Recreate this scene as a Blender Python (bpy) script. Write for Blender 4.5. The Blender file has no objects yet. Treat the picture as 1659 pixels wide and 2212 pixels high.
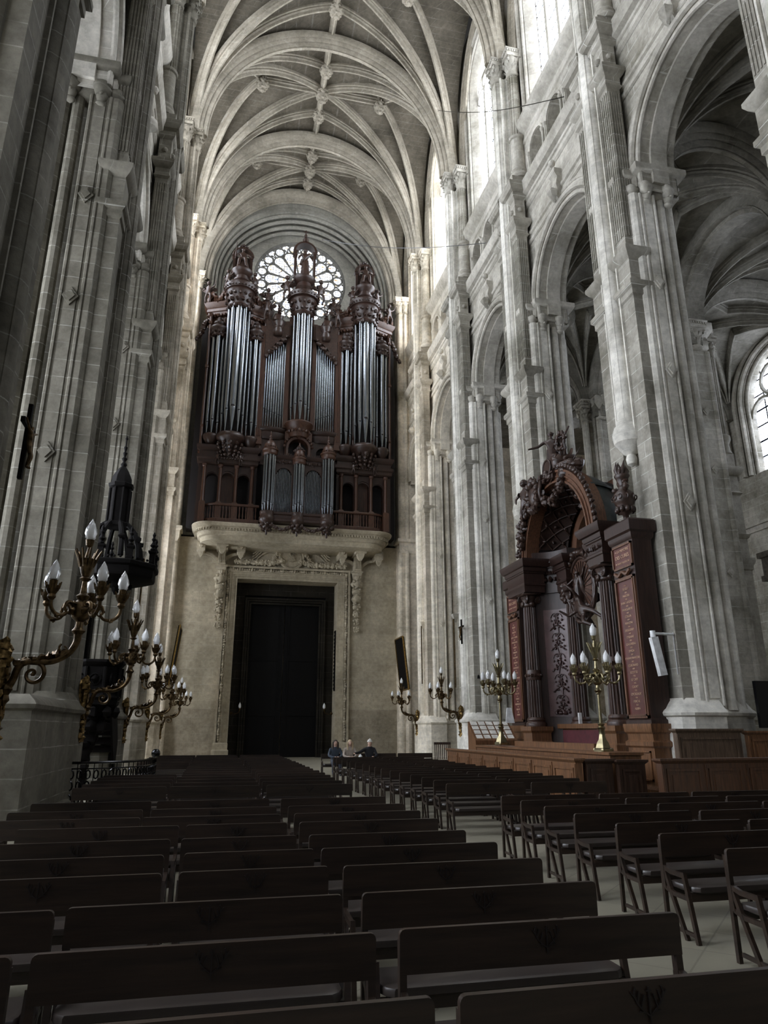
import bpy, math, random
WORLD=.02; EXPO=0.5
from mathutils import Vector, Matrix
random.seed(7)
PI=math.pi; sin=math.sin; cos=math.cos
C=bpy.context.scene.collection
M={}
CX=4.17
def rad(a): return math.radians(a)
class G:
    """collects shapes that become ONE mesh object"""
    def __init__(s): s.v=[]; s.f=[]; s.m=None
    def add(s,vs,fs):
        n=len(s.v)
        if s.m is not None: vs=[tuple(s.m@Vector(p)) for p in vs]
        s.v.extend(vs); s.f.extend([tuple(i+n for i in f) for f in fs]); return s
    @staticmethod
    def smooth(P,n=4):
        out=[]; P=[Vector(p) for p in P]
        for i in range(len(P)-1):
            p0=P[max(i-1,0)]; p1=P[i]; p2=P[i+1]; p3=P[min(i+2,len(P)-1)]
            for k in range(n):
                t=k/n; out.append(.5*(2*p1+(p2-p0)*t+(2*p0-5*p1+4*p2-p3)*t*t+(3*p1-p0-3*p2+p3)*t**3))
        out.append(P[-1]); return out
    @staticmethod
    def interp(r,n=4):
        out=[]
        for a,b in zip(r,r[1:]): out+=[a+(b-a)*k/n for k in range(n)]
        return out+[r[-1]]
    def box(s,x0,x1,y0,y1,z0,z1):
        return s.add([(x0,y0,z0),(x1,y0,z0),(x1,y1,z0),(x0,y1,z0),(x0,y0,z1),(x1,y0,z1),(x1,y1,z1),(x0,y1,z1)],
          [(3,2,1,0),(4,5,6,7),(0,1,5,4),(1,2,6,5),(2,3,7,6),(3,0,4,7)])
    def loft(s,rings,c0=True,c1=True,closed=True):
        n=len(rings[0]); vs=[p for r in rings for p in r]; fs=[]
        for k in range(len(rings)-1):
            for i in range(n if closed else n-1):
                j=(i+1)%n; fs.append((k*n+i,k*n+j,(k+1)*n+j,(k+1)*n+i))
        if c0: fs.append(tuple(range(n-1,-1,-1)))
        if c1: fs.append(tuple((len(rings)-1)*n+i for i in range(n)))
        return s.add(vs,fs)
    def prism(s,pts,z0,z1): return s.loft([[(x,y,z0) for x,y in pts],[(x,y,z1) for x,y in pts]])
    def mould(s,x0,x1,y0,y1,prof):
        """rectangular stack; prof=[(z,offset)]"""
        return s.loft([[(x0-o,y0-o,z),(x1+o,y0-o,z),(x1+o,y1+o,z),(x0-o,y1+o,z)] for z,o in prof])
    def pmould(s,pts,prof):
        n=len(pts); cx=sum(p[0] for p in pts)/n; cy=sum(p[1] for p in pts)/n; R=[]
        for z,o in prof:
            r=[]
            for x,y in pts:
                d=math.hypot(x-cx,y-cy) or 1; r.append((x+(x-cx)/d*o,y+(y-cy)/d*o,z))
            R.append(r)
        return s.loft(R)
    def lathe(s,cx,cy,prof,n=16,a0=0,a1=2*PI,flute=None):
        full=abs(a1-a0-2*PI)<1e-6; R=[]; m=n if full else n+1
        for z,r in prof:
            ring=[]
            for i in range(m):
                a=a0+(a1-a0)*i/n
                ring.append((cx+r*cos(a),cy+r*sin(a),z))
            R.append(ring)
        return s.loft(R,True,True,True)
    def fluted(s,cx,cy,r,z0,z1,n=16,d=.12,r1=None,a0=0,a1=2*PI):
        r1=r1 or r; P=[]; N=n*3; full=abs(a1-a0-2*PI)<1e-6
        for i in range(N if full else N+1):
            a=a0+(a1-a0)*i/N; P.append((a,1-d if i%3 else 1))
        return s.loft([[(cx+rr*k*cos(a),cy+rr*k*sin(a),z) for a,k in P] for z,rr in ((z0,r),(z1,r1))])
    def tube(s,pts,r,n=6,cap=True):
        pts=[Vector(p) for p in pts]; rs=r if isinstance(r,(list,tuple)) else [r]*len(pts); R=[]
        t0=(pts[1]-pts[0]).normalized(); u=t0.orthogonal().normalized()
        for i,p in enumerate(pts):
            a=pts[min(i+1,len(pts)-1)]-pts[max(i-1,0)]
            t=a.normalized() if a.length>1e-9 else t0
            u=(u-t*u.dot(t)); u=u.normalized() if u.length>1e-6 else t.orthogonal().normalized()
            w=t.cross(u); R.append([tuple(p+(u*cos(2*PI*k/n)+w*sin(2*PI*k/n))*rs[i]) for k in range(n)])
        return s.loft(R,cap,cap)
    def sweep(s,pts,prof,ups,caps=True,closed=True):
        """prof=[(side,up)], ups = vector or list of vectors"""
        pts=[Vector(p) for p in pts]; R=[]
        for i,p in enumerate(pts):
            t=(pts[min(i+1,len(pts)-1)]-pts[max(i-1,0)]).normalized()
            up=Vector(ups[i] if isinstance(ups,list) else ups); sd=t.cross(up)
            sd=sd.normalized() if sd.length>1e-6 else t.orthogonal().normalized()
            up=sd.cross(t).normalized()
            R.append([tuple(p+sd*a+up*b) for a,b in prof])
        return s.loft(R,caps,caps,closed)
    def ball(s,c,r,n=8,m=6,sz=None):
        sx,sy,sq=sz or (1,1,1); R=[]
        for j in range(1,m):
            t=PI*j/m; R.append([(c[0]+r*sx*sin(t)*cos(2*PI*i/n),c[1]+r*sy*sin(t)*sin(2*PI*i/n),c[2]-r*sq*cos(t)) for i in range(n)])
        return s.loft(R)
    def torus(s,c,R,r,axis='z',n=16,m=6,a0=0,a1=2*PI):
        P=[]
        for i in range(n+1):
            a=a0+(a1-a0)*i/n
            q={'z':(cos(a)*R,sin(a)*R,0),'y':(cos(a)*R,0,sin(a)*R),'x':(0,cos(a)*R,sin(a)*R)}[axis]
            P.append((c[0]+q[0],c[1]+q[1],c[2]+q[2]))
        return s.tube(P,r,m)
    def disc(s,c,r,h,axis,n=20):
        """short drum along an axis"""
        R=[]
        for e in (0,h):
            ring=[]
            for i in range(n):
                a=2*PI*i/n; ca,sa=cos(a)*r,sin(a)*r
                ring.append({'y':(c[0]+ca,c[1]+e,c[2]+sa),'x':(c[0]+e,c[1]+ca,c[2]+sa)}[axis])
            R.append(ring)
        return s.loft(R)
    def blob(s,c,r,seed=0,n=7,m=5,amp=.35):
        rd=random.Random(seed*7+1); R=[]; n=8 if n<8 else 11; m=6 if n<9 else 8
        p=[rd.random()*6.28 for _ in range(5)]; k1=rd.choice((2,3,3,4)); k2=rd.choice((2,3,4)); sx,sy,sz=[1+rd.uniform(-.2,.2) for _ in range(3)]
        for j in range(1,m):
            t=PI*(j-.72)/(m-1.44); ring=[]
            for i in range(n):
                a=2*PI*i/n; q=r*(1+amp*.55*sin(k1*a+p[0])*sin(t)+amp*.5*sin(k2*t*1.3+p[1]+a)); ring.append((c[0]+q*sx*sin(t)*cos(a),c[1]+q*sy*sin(t)*sin(a),c[2]-q*sz*cos(t)))
            R.append(ring)
        return s.loft(R)
    def merge(s,g,mat=None):
        vs=[tuple(mat@Vector(p)) for p in g.v] if mat is not None else g.v
        return s.add(vs,g.f)
    def mirror_x(s,cx=CX):
        n=len(s.v); s.v=[(2*cx-x,y,z) for x,y,z in s.v]; s.f=[tuple(reversed(f)) for f in s.f]; return s
    def mesh(s,name,ang=33):
        me=bpy.data.meshes.new(name); me.from_pydata([tuple(p) for p in s.v],[],s.f); me.update()
        if ang:
            me.polygons.foreach_set('use_smooth',[True]*len(me.polygons))
            me.set_sharp_from_angle(angle=rad(ang))
        return me
    def build(s,name,mat,parent=None,world=True,label=None,ang=33,stuff=False):
        if not s.v: return None
        if ang==33 and (mat is M.get('carve') or mat is M.get('crystal') or any(q in name for q in ('garland','festoon','foliage','carving','relief','capital'))): ang=75
        if parent is not None and world:
            L=parent; off=Vector((0,0,0))
            while L is not None: off+=L.location; L=L.parent
            s.v=[(p[0]-off.x,p[1]-off.y,p[2]-off.z) for p in s.v]
        me=s.mesh(name,ang); me.materials.append(mat)
        o=bpy.data.objects.new(name,me); C.objects.link(o)
        if parent is not None: o.parent=parent
        if label: o['label']=label
        if stuff: o['kind']='stuff'
        return o
def empty(name,loc,label=None,cat=None,group=None,kind=None):
    o=bpy.data.objects.new(name,None); C.objects.link(o); o.location=loc; o.empty_display_size=.2
    tag(o,label,cat,group,kind); return o
def tag(o,label=None,cat=None,group=None,kind=None):
    if label: o['label']=label
    if cat: o['category']=cat
    if group: o['group']=group
    if kind: o['kind']=kind
    return o
def struct(o,label=None,cat=None):
    o['kind']='structure'
    if label: o['label']=label
    o['category']=cat or 'building part'
    return o
def dup(root,loc=None,label=None,rotz=None,scale=None):
    r=root.copy(); C.objects.link(r)
    if loc is not None: r.location=loc
    if label: r['label']=label
    if rotz is not None: r.rotation_euler=(0,0,rotz)
    if scale is not None: r.scale=scale
    for ch in list(root.children):
        c=ch.copy(); C.objects.link(c); c.parent=r
        for gd in list(ch.children):
            d=gd.copy(); C.objects.link(d); d.parent=c
    return r
# ---------------------------------------------------------------- materials
def nt(name):
    m=bpy.data.materials.new(name); m.use_nodes=True; t=m.node_tree
    b=t.nodes['Principled BSDF']; return m,t,b
def N(t,k,**kw):
    n=t.nodes.new(k)
    for a,b in kw.items():
        if a.startswith('i_'):
            q=a[2:]; q=int(q) if q.isdigit() else q.replace('_',' '); n.inputs[q].default_value=b
        else: setattr(n,a,b)
    return n
def simple(name,col,rough=.5,metal=0,noise=.15,nscale=6,bump=0,spec=.5,col2=None,stretch=None):
    m,t,b=nt(name); L=t.links.new
    b.inputs['Roughness'].default_value=rough; b.inputs['Metallic'].default_value=metal
    b.inputs['Specular IOR Level'].default_value=spec
    g=N(t,'ShaderNodeNewGeometry'); mp=N(t,'ShaderNodeMapping')
    if stretch: mp.inputs['Scale'].default_value=stretch
    L(g.outputs['Position'],mp.inputs['Vector'])
    nz=N(t,'ShaderNodeTexNoise',i_Scale=nscale,i_Detail=6.0,i_Roughness=.6); L(mp.outputs[0],nz.inputs['Vector'])
    r=N(t,'ShaderNodeValToRGB'); c2=col2 or tuple(c*(1-noise*2) for c in col)
    c1=tuple(min(1,c*(1+noise)) for c in col)
    r.color_ramp.elements[0].color=(*c2,1); r.color_ramp.elements[1].color=(*c1,1)
    r.color_ramp.elements[0].position=.3; r.color_ramp.elements[1].position=.7
    L(nz.outputs[0],r.inputs[0]); L(r.outputs[0],b.inputs['Base Color'])
    if bump:
        bp=N(t,'ShaderNodeBump',i_Strength=bump,i_Distance=.02); L(nz.outputs[0],bp.inputs['Height']); L(bp.outputs[0],b.inputs['Normal'])
    return m
def stone(name,grey,cream,joint=.35,bw=2.3,bh=.47,blend=(34,42),rough=.85,vec='wall',jcol=None,mott=.5):
    m,t,b=nt(name); L=t.links.new
    b.inputs['Roughness'].default_value=rough; b.inputs['Specular IOR Level'].default_value=.25
    g=N(t,'ShaderNodeNewGeometry'); s=N(t,'ShaderNodeSeparateXYZ'); L(g.outputs['Position'],s.inputs[0])
    ad=N(t,'ShaderNodeMath',operation='ADD'); L(s.outputs[0],ad.inputs[0]); L(s.outputs[1],ad.inputs[1])
    cb=N(t,'ShaderNodeCombineXYZ'); L(ad.outputs[0],cb.inputs[0]); L(s.outputs[2],cb.inputs[1])
    br=N(t,'ShaderNodeTexBrick',i_Scale=1.0,i_Mortar_Size=.012,i_Brick_Width=bw,i_Row_Height=bh,i_Mortar_Smooth=.3,i_Bias=0.0)
    br.inputs['Color1'].default_value=(.92,.92,.92,1); br.inputs['Color2'].default_value=(1.05,1.05,1.05,1); br.inputs['Mortar'].default_value=(1,1,1,1)
    wn=N(t,'ShaderNodeTexNoise',i_Scale=1.7,i_Detail=3.0); L(g.outputs['Position'],wn.inputs['Vector'])
    wm=N(t,'ShaderNodeVectorMath',operation='MULTIPLY_ADD'); wm.inputs[1].default_value=(.03,.03,0)
    L(wn.outputs['Color'],wm.inputs[0]); L(cb.outputs[0],wm.inputs[2]); L(wm.outputs[0],br.inputs['Vector'])
    n1=N(t,'ShaderNodeTexNoise',i_Scale=.45,i_Detail=8.0,i_Roughness=.65); L(g.outputs['Position'],n1.inputs['Vector'])
    n2=N(t,'ShaderNodeTexNoise',i_Scale=5.0,i_Detail=8.0,i_Roughness=.7); L(g.outputs['Position'],n2.inputs['Vector'])
    mr=N(t,'ShaderNodeMapRange'); mr.inputs[1].default_value=blend[0]; mr.inputs[2].default_value=blend[1]; L(s.outputs[1],mr.inputs[0])  # greyer near, cream to the west; window light there also put into the cream
    mx=N(t,'ShaderNodeMix',data_type='RGBA'); mx.inputs[6].default_value=(*grey,1); mx.inputs[7].default_value=(*cream,1); L(mr.outputs[0],mx.inputs[0])
    rp=N(t,'ShaderNodeValToRGB'); rp.color_ramp.elements[0].color=(1-mott,1-mott*1.02,1-mott*1.1,1); rp.color_ramp.elements[1].color=(1.15,1.15,1.15,1)
    rp.color_ramp.elements[0].position=.32; rp.color_ramp.elements[1].position=.62; L(n1.outputs[0],rp.inputs[0])
    m1=N(t,'ShaderNodeMix',data_type='RGBA',blend_type='MULTIPLY'); m1.inputs[0].default_value=1; L(mx.outputs[2],m1.inputs[6]); L(rp.outputs[0],m1.inputs[7])
    m2=N(t,'ShaderNodeMix',data_type='RGBA',blend_type='MULTIPLY'); m2.inputs[0].default_value=1; L(m1.outputs[2],m2.inputs[6]); L(br.outputs['Color'],m2.inputs[7])
    rq=N(t,'ShaderNodeValToRGB'); rq.color_ramp.elements[0].color=(.72,.72,.72,1); rq.color_ramp.elements[1].color=(1.1,1.1,1.1,1)
    rq.color_ramp.elements[0].position=.3; rq.color_ramp.elements[1].position=.65; L(n2.outputs[0],rq.inputs[0])
    m3=N(t,'ShaderNodeMix',data_type='RGBA',blend_type='MULTIPLY'); m3.inputs[0].default_value=1; L(m2.outputs[2],m3.inputs[6]); L(rq.outputs[0],m3.inputs[7])
    # pale mortar joints
    jm=N(t,'ShaderNodeMath',operation='MULTIPLY'); L(br.outputs['Fac'],jm.inputs[0])
    jr=N(t,'ShaderNodeMapRange'); jr.inputs[1].default_value=.38; jr.inputs[2].default_value=.62; jr.inputs[3].default_value=joint*.15; jr.inputs[4].default_value=joint*1.3; L(wn.outputs[0],jr.inputs[0]); L(jr.outputs[0],jm.inputs[1])
    m4=N(t,'ShaderNodeMix',data_type='RGBA'); L(jm.outputs[0],m4.inputs[0]); L(m3.outputs[2],m4.inputs[6]); m4.inputs[7].default_value=(*(jcol or (.75,.74,.68)),1)
    L(m4.outputs[2],b.inputs['Base Color'])
    bp=N(t,'ShaderNodeBump',i_Strength=.35,i_Distance=.03); L(n2.outputs[0],bp.inputs['Height']); L(bp.outputs[0],b.inputs['Normal'])
    return m
def wood(name,col,rough=.4,grain=(2,2,14),c2=None,spec=.5,horiz=False):
    sc=(1.2,14,14) if horiz=='x' else ((14,1.2,14) if horiz=='y' else (14,14,1.2))
    return simple(name,col,rough,0,.3,1.6,.08,spec,c2,sc)
def glassy(name,strength,tint=(1,1,1),bars=(.8,.35),stained=False,colw=.5):
    """daylit leaded glass: gives off the sky's light, dark leads"""
    m,t,b=nt(name); L=t.links.new; out=t.nodes['Material Output']; t.nodes.remove(b)
    g=N(t,'ShaderNodeNewGeometry'); s=N(t,'ShaderNodeSeparateXYZ'); L(g.outputs['Position'],s.inputs[0])
    ad=N(t,'ShaderNodeMath',operation='ADD'); L(s.outputs[0],ad.inputs[0]); L(s.outputs[1],ad.inputs[1])
    cb=N(t,'ShaderNodeCombineXYZ'); L(ad.outputs[0],cb.inputs[0]); L(s.outputs[2],cb.inputs[1])
    br=N(t,'ShaderNodeTexBrick',i_Scale=1.0,i_Mortar_Size=.05,i_Brick_Width=(90 if stained else 3.1),i_Row_Height=bars[0],i_Mortar_Smooth=.1)
    br.offset=0
    br.inputs['Color1'].default_value=(1,1,1,1); br.inputs['Color2'].default_value=(1,1,1,1); br.inputs['Mortar'].default_value=(.0008,.0008,.001,1)
    L(cb.outputs[0],br.inputs['Vector'])
    b2=N(t,'ShaderNodeTexBrick',i_Scale=1.0,i_Mortar_Size=.02,i_Brick_Width=bars[1],i_Row_Height=bars[1]*.5,i_Mortar_Smooth=.2)
    b2.inputs['Color1'].default_value=(.95,.97,1,1); b2.inputs['Color2'].default_value=(.7,.75,.85,1); b2.inputs['Mortar'].default_value=(.01,.01,.014,1)
    L(cb.outputs[0],b2.inputs['Vector'])
    nz=N(t,'ShaderNodeTexNoise',i_Scale=2.2,i_Detail=3.0); L(cb.outputs[0],nz.inputs['Vector'])
    rp=N(t,'ShaderNodeValToRGB')
    if stained:
        e=rp.color_ramp.elements; e[0].position=.25; e[0].color=(.9,.25,.2,1); e[1].position=.8; e[1].color=(.25,.4,1,1)
        for p,c in ((.36,(.95,.8,.4)),(.44,(1,1,1)),(.58,(1,1,1)),(.68,(.6,.75,1))):
            q=e.new(p); q.color=(*c,1)
        nz.inputs['Scale'].default_value=3.5
    else:
        rp.color_ramp.elements[0].color=(.6,.66,.78,1); rp.color_ramp.elements[1].color=(1,1,1,1)
    L(nz.outputs[0],rp.inputs[0])
    a=N(t,'ShaderNodeMix',data_type='RGBA',blend_type='MULTIPLY'); a.inputs[0].default_value=1; L(br.outputs[0],a.inputs[6]); L(b2.outputs[0],a.inputs[7])
    c=N(t,'ShaderNodeMix',data_type='RGBA',blend_type='MULTIPLY'); c.inputs[0].default_value=1; L(a.outputs[2],c.inputs[6]); L(rp.outputs[0],c.inputs[7])
    d=N(t,'ShaderNodeMix',data_type='RGBA',blend_type='MULTIPLY'); d.inputs[0].default_value=1; L(c.outputs[2],d.inputs[6]); d.inputs[7].default_value=(*tint,1)
    em=N(t,'ShaderNodeEmission',i_Strength=strength); L(d.outputs[2],em.inputs[0]); L(em.outputs[0],out.inputs[0])
    return m
M['stone']=stone('limestone',(.43,.405,.35),(.76,.67,.53),joint=.38,mott=.6)
M['stone_left']=stone('dark limestone',(.15,.138,.11),(.72,.62,.48),joint=.3,mott=.6,blend=(30,42),jcol=(.45,.44,.40))  # left piers: darker near the camera, paler towards the west wall
M['stone_left_plain']=stone('dark limestone carved',(.15,.138,.11),(.70,.61,.47),joint=.06,mott=.5,blend=(30,42))
M['stone_bright']=stone('pale limestone',(.66,.635,.57),(.82,.74,.60),joint=.3,mott=.5)  # paler tone for the right piers' shafts and bases
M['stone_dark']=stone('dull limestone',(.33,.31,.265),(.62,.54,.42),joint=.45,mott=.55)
M['stone_plain']=stone('limestone carved',(.45,.425,.37),(.76,.68,.54),joint=.08,mott=.45)
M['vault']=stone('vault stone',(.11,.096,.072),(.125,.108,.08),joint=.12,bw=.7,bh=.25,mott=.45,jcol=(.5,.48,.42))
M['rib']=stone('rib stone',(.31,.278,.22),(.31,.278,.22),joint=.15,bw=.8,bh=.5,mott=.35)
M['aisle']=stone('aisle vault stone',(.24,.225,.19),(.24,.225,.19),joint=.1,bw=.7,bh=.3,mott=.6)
M['west']=stone('west wall stone',(.43,.375,.275),(.43,.375,.275),joint=.12,bw=1.1,bh=.5,mott=.25)
M['glass']=glassy('clerestory glass',20.0,(1.0,.985,.95))
M['glass_low']=glassy('chapel glass',7.0,(.97,.98,1),bars=(.95,.5))
M['rose']=glassy('rose glass',1.9,(1,1,1),bars=(60,.45),stained=True)
M['tracery']=stone('shaded tracery stone',(.17,.165,.15),(.17,.165,.15),joint=.05)  # backlit shade of the tracery put into the stone colour
M['lunette']=stone('lunette stone',(.25,.24,.205),(.25,.24,.205),joint=.08,bh=.5,mott=.3)
M['amber']=glassy('amber glass',.9,(1.0,.55,.12),bars=(.5,.2))
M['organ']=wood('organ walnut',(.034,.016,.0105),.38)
M['organ_red']=wood('organ oak red',(.072,.031,.017),.4)  # redder, paler wood than the walnut of the case
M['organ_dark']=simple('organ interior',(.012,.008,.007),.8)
M['tin']=simple('tin pipe metal',(.25,.27,.29),.24,1.0,.06,3,0)
M['bench']=wood('bench wood',(.027,.0155,.0095),.42,horiz='x')
M['seat']=simple('seat leather',(.036,.028,.024),.33,0,.1,5)
M['oak']=wood('panelled oak',(.18,.085,.038),.38)
M['oak_red']=wood('dark reddish oak',(.075,.032,.014),.45)
M['oak_dark']=wood('dark oak',(.045,.022,.013),.5)
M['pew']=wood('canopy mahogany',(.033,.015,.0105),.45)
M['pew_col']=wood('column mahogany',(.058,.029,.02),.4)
M['pew_oak']=wood('canopy arch oak',(.13,.058,.03),.42)  # orange-brown oak of the arch and panel frames
M['carve']=simple('carved walnut',(.045,.024,.017),.35,0,.3,8,.1)
M['redpanel']=simple('red marble panel',(.10,.027,.022),.4,0,.2,3)
M['roof']=simple('slate shell',(.045,.052,.050),.35,0,.2,3)
M['gold']=simple('aged gilding',(.42,.27,.09),.38,1.0,.3,12,.1)
M['gilt_dark']=simple('dull gilding',(.20,.13,.05),.42,1.0,.5,14,.2)
M['oak_worn']=wood('weathered oak',(.13,.085,.055),.5)
M['brass']=simple('polished brass',(.30,.255,.15),.28,1.0,.15,9)
M['bronze']=simple('dark bronze',(.12,.08,.04),.4,1.0,.4,12,.1)
M['iron']=simple('black iron',(.04,.04,.042),.22,1.0,.2,6)
M['black']=simple('black wood',(.005,.004,.0035),.75,0,.2,6,0,.1)
M['ink']=simple('dark stain',(.011,.007,.006),.5)
M['letter']=simple('gilt lettering',(.55,.36,.25),.5,.2,.1,9)
M['white']=simple('white paint',(.75,.76,.76),.4)
M['screen']=simple('screen glass',(.004,.004,.005),.2)
M['paper']=simple('paper',(.78,.76,.7),.7)
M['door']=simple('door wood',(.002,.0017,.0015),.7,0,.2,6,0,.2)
M['redcloth']=simple('red cloth',(.09,.015,.02),.8)
def glassmat():
    m,t,b=nt('crystal flame'); b.inputs['Base Color'].default_value=(.97,.98,.98,1); b.inputs['Roughness'].default_value=.08
    b.inputs['Transmission Weight'].default_value=.25; b.inputs['IOR'].default_value=1.45; b.inputs['Coat Weight'].default_value=.6
    return m
M['crystal']=glassmat()
def floormat():
    m,t,b=nt('floor slabs'); L=t.links.new
    g=N(t,'ShaderNodeNewGeometry'); mp=N(t,'ShaderNodeMapping'); mp.inputs['Rotation'].default_value=(0,0,rad(45)); L(g.outputs['Position'],mp.inputs[0])
    br=N(t,'ShaderNodeTexBrick',i_Scale=1.0,i_Mortar_Size=.008,i_Brick_Width=.62,i_Row_Height=.62); br.offset=0
    br.inputs['Color1'].default_value=(.31,.285,.215,1); br.inputs['Color2'].default_value=(.27,.25,.19,1); br.inputs['Mortar'].default_value=(.20,.185,.14,1)
    L(mp.outputs[0],br.inputs['Vector'])
    nz=N(t,'ShaderNodeTexNoise',i_Scale=1.5,i_Detail=6.0); L(g.outputs['Position'],nz.inputs['Vector'])
    rp=N(t,'ShaderNodeValToRGB'); rp.color_ramp.elements[0].color=(.6,.6,.6,1); rp.color_ramp.elements[1].color=(1.1,1.1,1.1,1); L(nz.outputs[0],rp.inputs[0])
    a=N(t,'ShaderNodeMix',data_type='RGBA',blend_type='MULTIPLY'); a.inputs[0].default_value=1; L(br.outputs[0],a.inputs[6]); L(rp.outputs[0],a.inputs[7]); L(a.outputs[2],b.inputs['Base Color'])
    b.inputs['Roughness'].default_value=.45; return m
M['floor']=floormat()
# ---------------------------------------------------------------- setting
PC=[9.83,17.7,25.57,33.44,41.31]      # pier centres
YW=47.3
ZS=34.6; ZRISE=9.4                      # vault springing and rise
def fz(m,zs=ZS,rise=ZRISE): return zs+rise*math.sqrt(max(0,1-min(1,abs(m))**2))
g=G(); g.box(-16,31,-9,50.5,-.2,0); struct(g.build('floor',M['floor'],ang=0),'pale stone slab floor of the nave','floor')
def arch_pts(yc,w,zs,n=16,k=1.0): return [(yc-w*cos(PI*i/n),zs+w*k*sin(PI*i/n)) for i in range(n+1)]
def arch_wall(g,mp,a0,a1,z0,z1,openings,soffit,n=16,back=False):
    """wall in plane mapped by mp(a,z,d): strips around arched openings [(yc,w,zb,zs,k)]; soffit=depth"""
    ops=sorted(openings); cur=a0
    def quad(p,q,r,s_,d=0): g.add([mp(*p,d),mp(*q,d),mp(*r,d),mp(*s_,d)],[(0,1,2,3)])
    for (yc,w,zb,zs,k) in ops:
        if yc-w>cur: quad((cur,z0),(yc-w,z0),(yc-w,z1),(cur,z1))
        P=arch_pts(yc,w,zs,n,k)
        for i in range(n):
            quad(P[i],P[i+1],(P[i+1][0],z1),(P[i][0],z1))
        if zb>z0: quad((yc-w,z0),(yc+w,z0),(yc+w,zb),(yc-w,zb))
        path=[(yc-w,max(zb,z0))]+P+[(yc+w,max(zb,z0))]
        if zb>z0: path.append((yc-w,zb))
        for p,q in zip(path,path[1:]):
            g.add([mp(*p,0),mp(*q,0),mp(*q,soffit),mp(*p,soffit)],[(0,1,2,3)])
        cur=yc+w
    if cur<a1: quad((cur,z0),(a1,z0),(a1,z1),(cur,z1))
def arch_mould(g,mp,yc,w,zb,zs,prof,k=1.0,n=20):
    """prof = closed list of (radial offset, depth) swept round the arch"""
    R=[]
    P=[((yc-1,0),None)]
    pts=[]
    if zb<zs: pts.append((yc-w,zb,-1,0))
    for i in range(n+1):
        a=PI*i/n; pts.append((yc-w*cos(a),zs+w*k*sin(a),-cos(a),sin(a)))
    if zb<zs: pts.append((yc+w,zb,1,0))
    for y,z,nx,nz_ in pts: R.append([mp(y+nx*o,z+nz_*o,d) for o,d in prof])
    g.loft(R)
def side(s): # maps wall-local x (0 at nave face 11.5 rising away from nave) to world
    return (lambda x: 11.5+x) if s>0 else (lambda x: 2*CX-11.5-x)
# --- leaf and capital shapes
def leaf(g,cx,cy,z,h,r,a,w,curl=.5):
    rows=[]
    for i in range(5):
        t=i/4; rr=r+curl*h*(t**2.2)*.8; zz=z+h*(t if t<.85 else .85-(t-.85)*.8); ww=w*(1-.55*t*t)*(.8+.2*sin(t*PI))
        row=[]
        for j in (-1,0,1):
            b=a+j*ww/max(r,.05)/2; q=rr-(.12*h*.4 if j else 0); row.append((cx+q*cos(b),cy+q*sin(b),zz))
        rows.append(row)
    g.loft(rows,False,False,False)
def capital(g,cx,cy,r,z0,z1,sq=1.35,nl=8,dent=True,a0=0):
    h=z1-z0
    g.lathe(cx,cy,[(z0,r),(z0+.06*h,r*1.12),(z0+.1*h,r*1.12),(z0+.14*h,r*.98),(z0+.72*h,r*1.2)],14)
    for k in range(nl):
        leaf(g,cx,cy,z0+.12*h,h*.36,r,a0+2*PI*k/nl,r*.8); leaf(g,cx,cy,z0+.3*h,h*.42,r*1.02,a0+2*PI*(k+.5)/nl,r*.8,.6)
    for k in range(4):
        a=PI/4+k*PI/2; x,y=cx+r*1.45*cos(a),cy+r*1.45*sin(a)
        g.torus((x,y,z0+.66*h),r*.22,r*.1,'y' if k%2 else 'x',8,5); g.blob((x,y,z0+.62*h),r*.25,k)
    g.mould(cx-r*sq,cx+r*sq,cy-r*sq,cy+r*sq,[(z0+.74*h,-.06*r),(z0+.8*h,0),(z0+.84*h,0),(z0+.86*h,.05*r),(z0+.93*h,.1*r),(z0+.95*h,.25*r),(z1,.25*r)])
    if dent:
        e=r*sq+.1*r; n=7; bw=2*e/(2*n)
        for i in range(n):
            p=-e+(2*i+.5)*bw
            for sx,sy in ((0,-1),(0,1),(-1,0),(1,0)):
                if sx==0: g.box(cx+p,cx+p+bw,cy+sy*e-.03,cy+sy*e+.03,z0+.86*h,z0+.93*h)
                else: g.box(cx+sx*e-.03,cx+sx*e+.03,cy+p,cy+p+bw,z0+.86*h,z0+.93*h)
def rbox(g,X,x0,x1,y0,y1,z0,z1):
    a,b=X(x0),X(x1); g.box(min(a,b),max(a,b),y0,y1,z0,z1)
def rmould(g,X,x0,x1,y0,y1,prof):
    a,b=X(x0),X(x1); g.mould(min(a,b),max(a,b),y0,y1,prof)
def diamond(g,X,x,y,z,r,face):
    """lozenge boss on a flat face"""
    for k,(rr,d) in enumerate(((r,.05),(r*.62,.09))):
        pts=[(0,-1.35),(1,0),(0,1.35),(-1,0)]
        if face=='y': R=[[(X(x)+p*rr*.75,y-e,z+q*rr*.75) for p,q in pts] for e in (0,d)]
        else: R=[[(x+ (-e if X(1)>X(0) else e),y+p*rr*.75,z+q*rr*.75) for p,q in pts] for e in (0,d)]
        g.loft(R)
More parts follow.
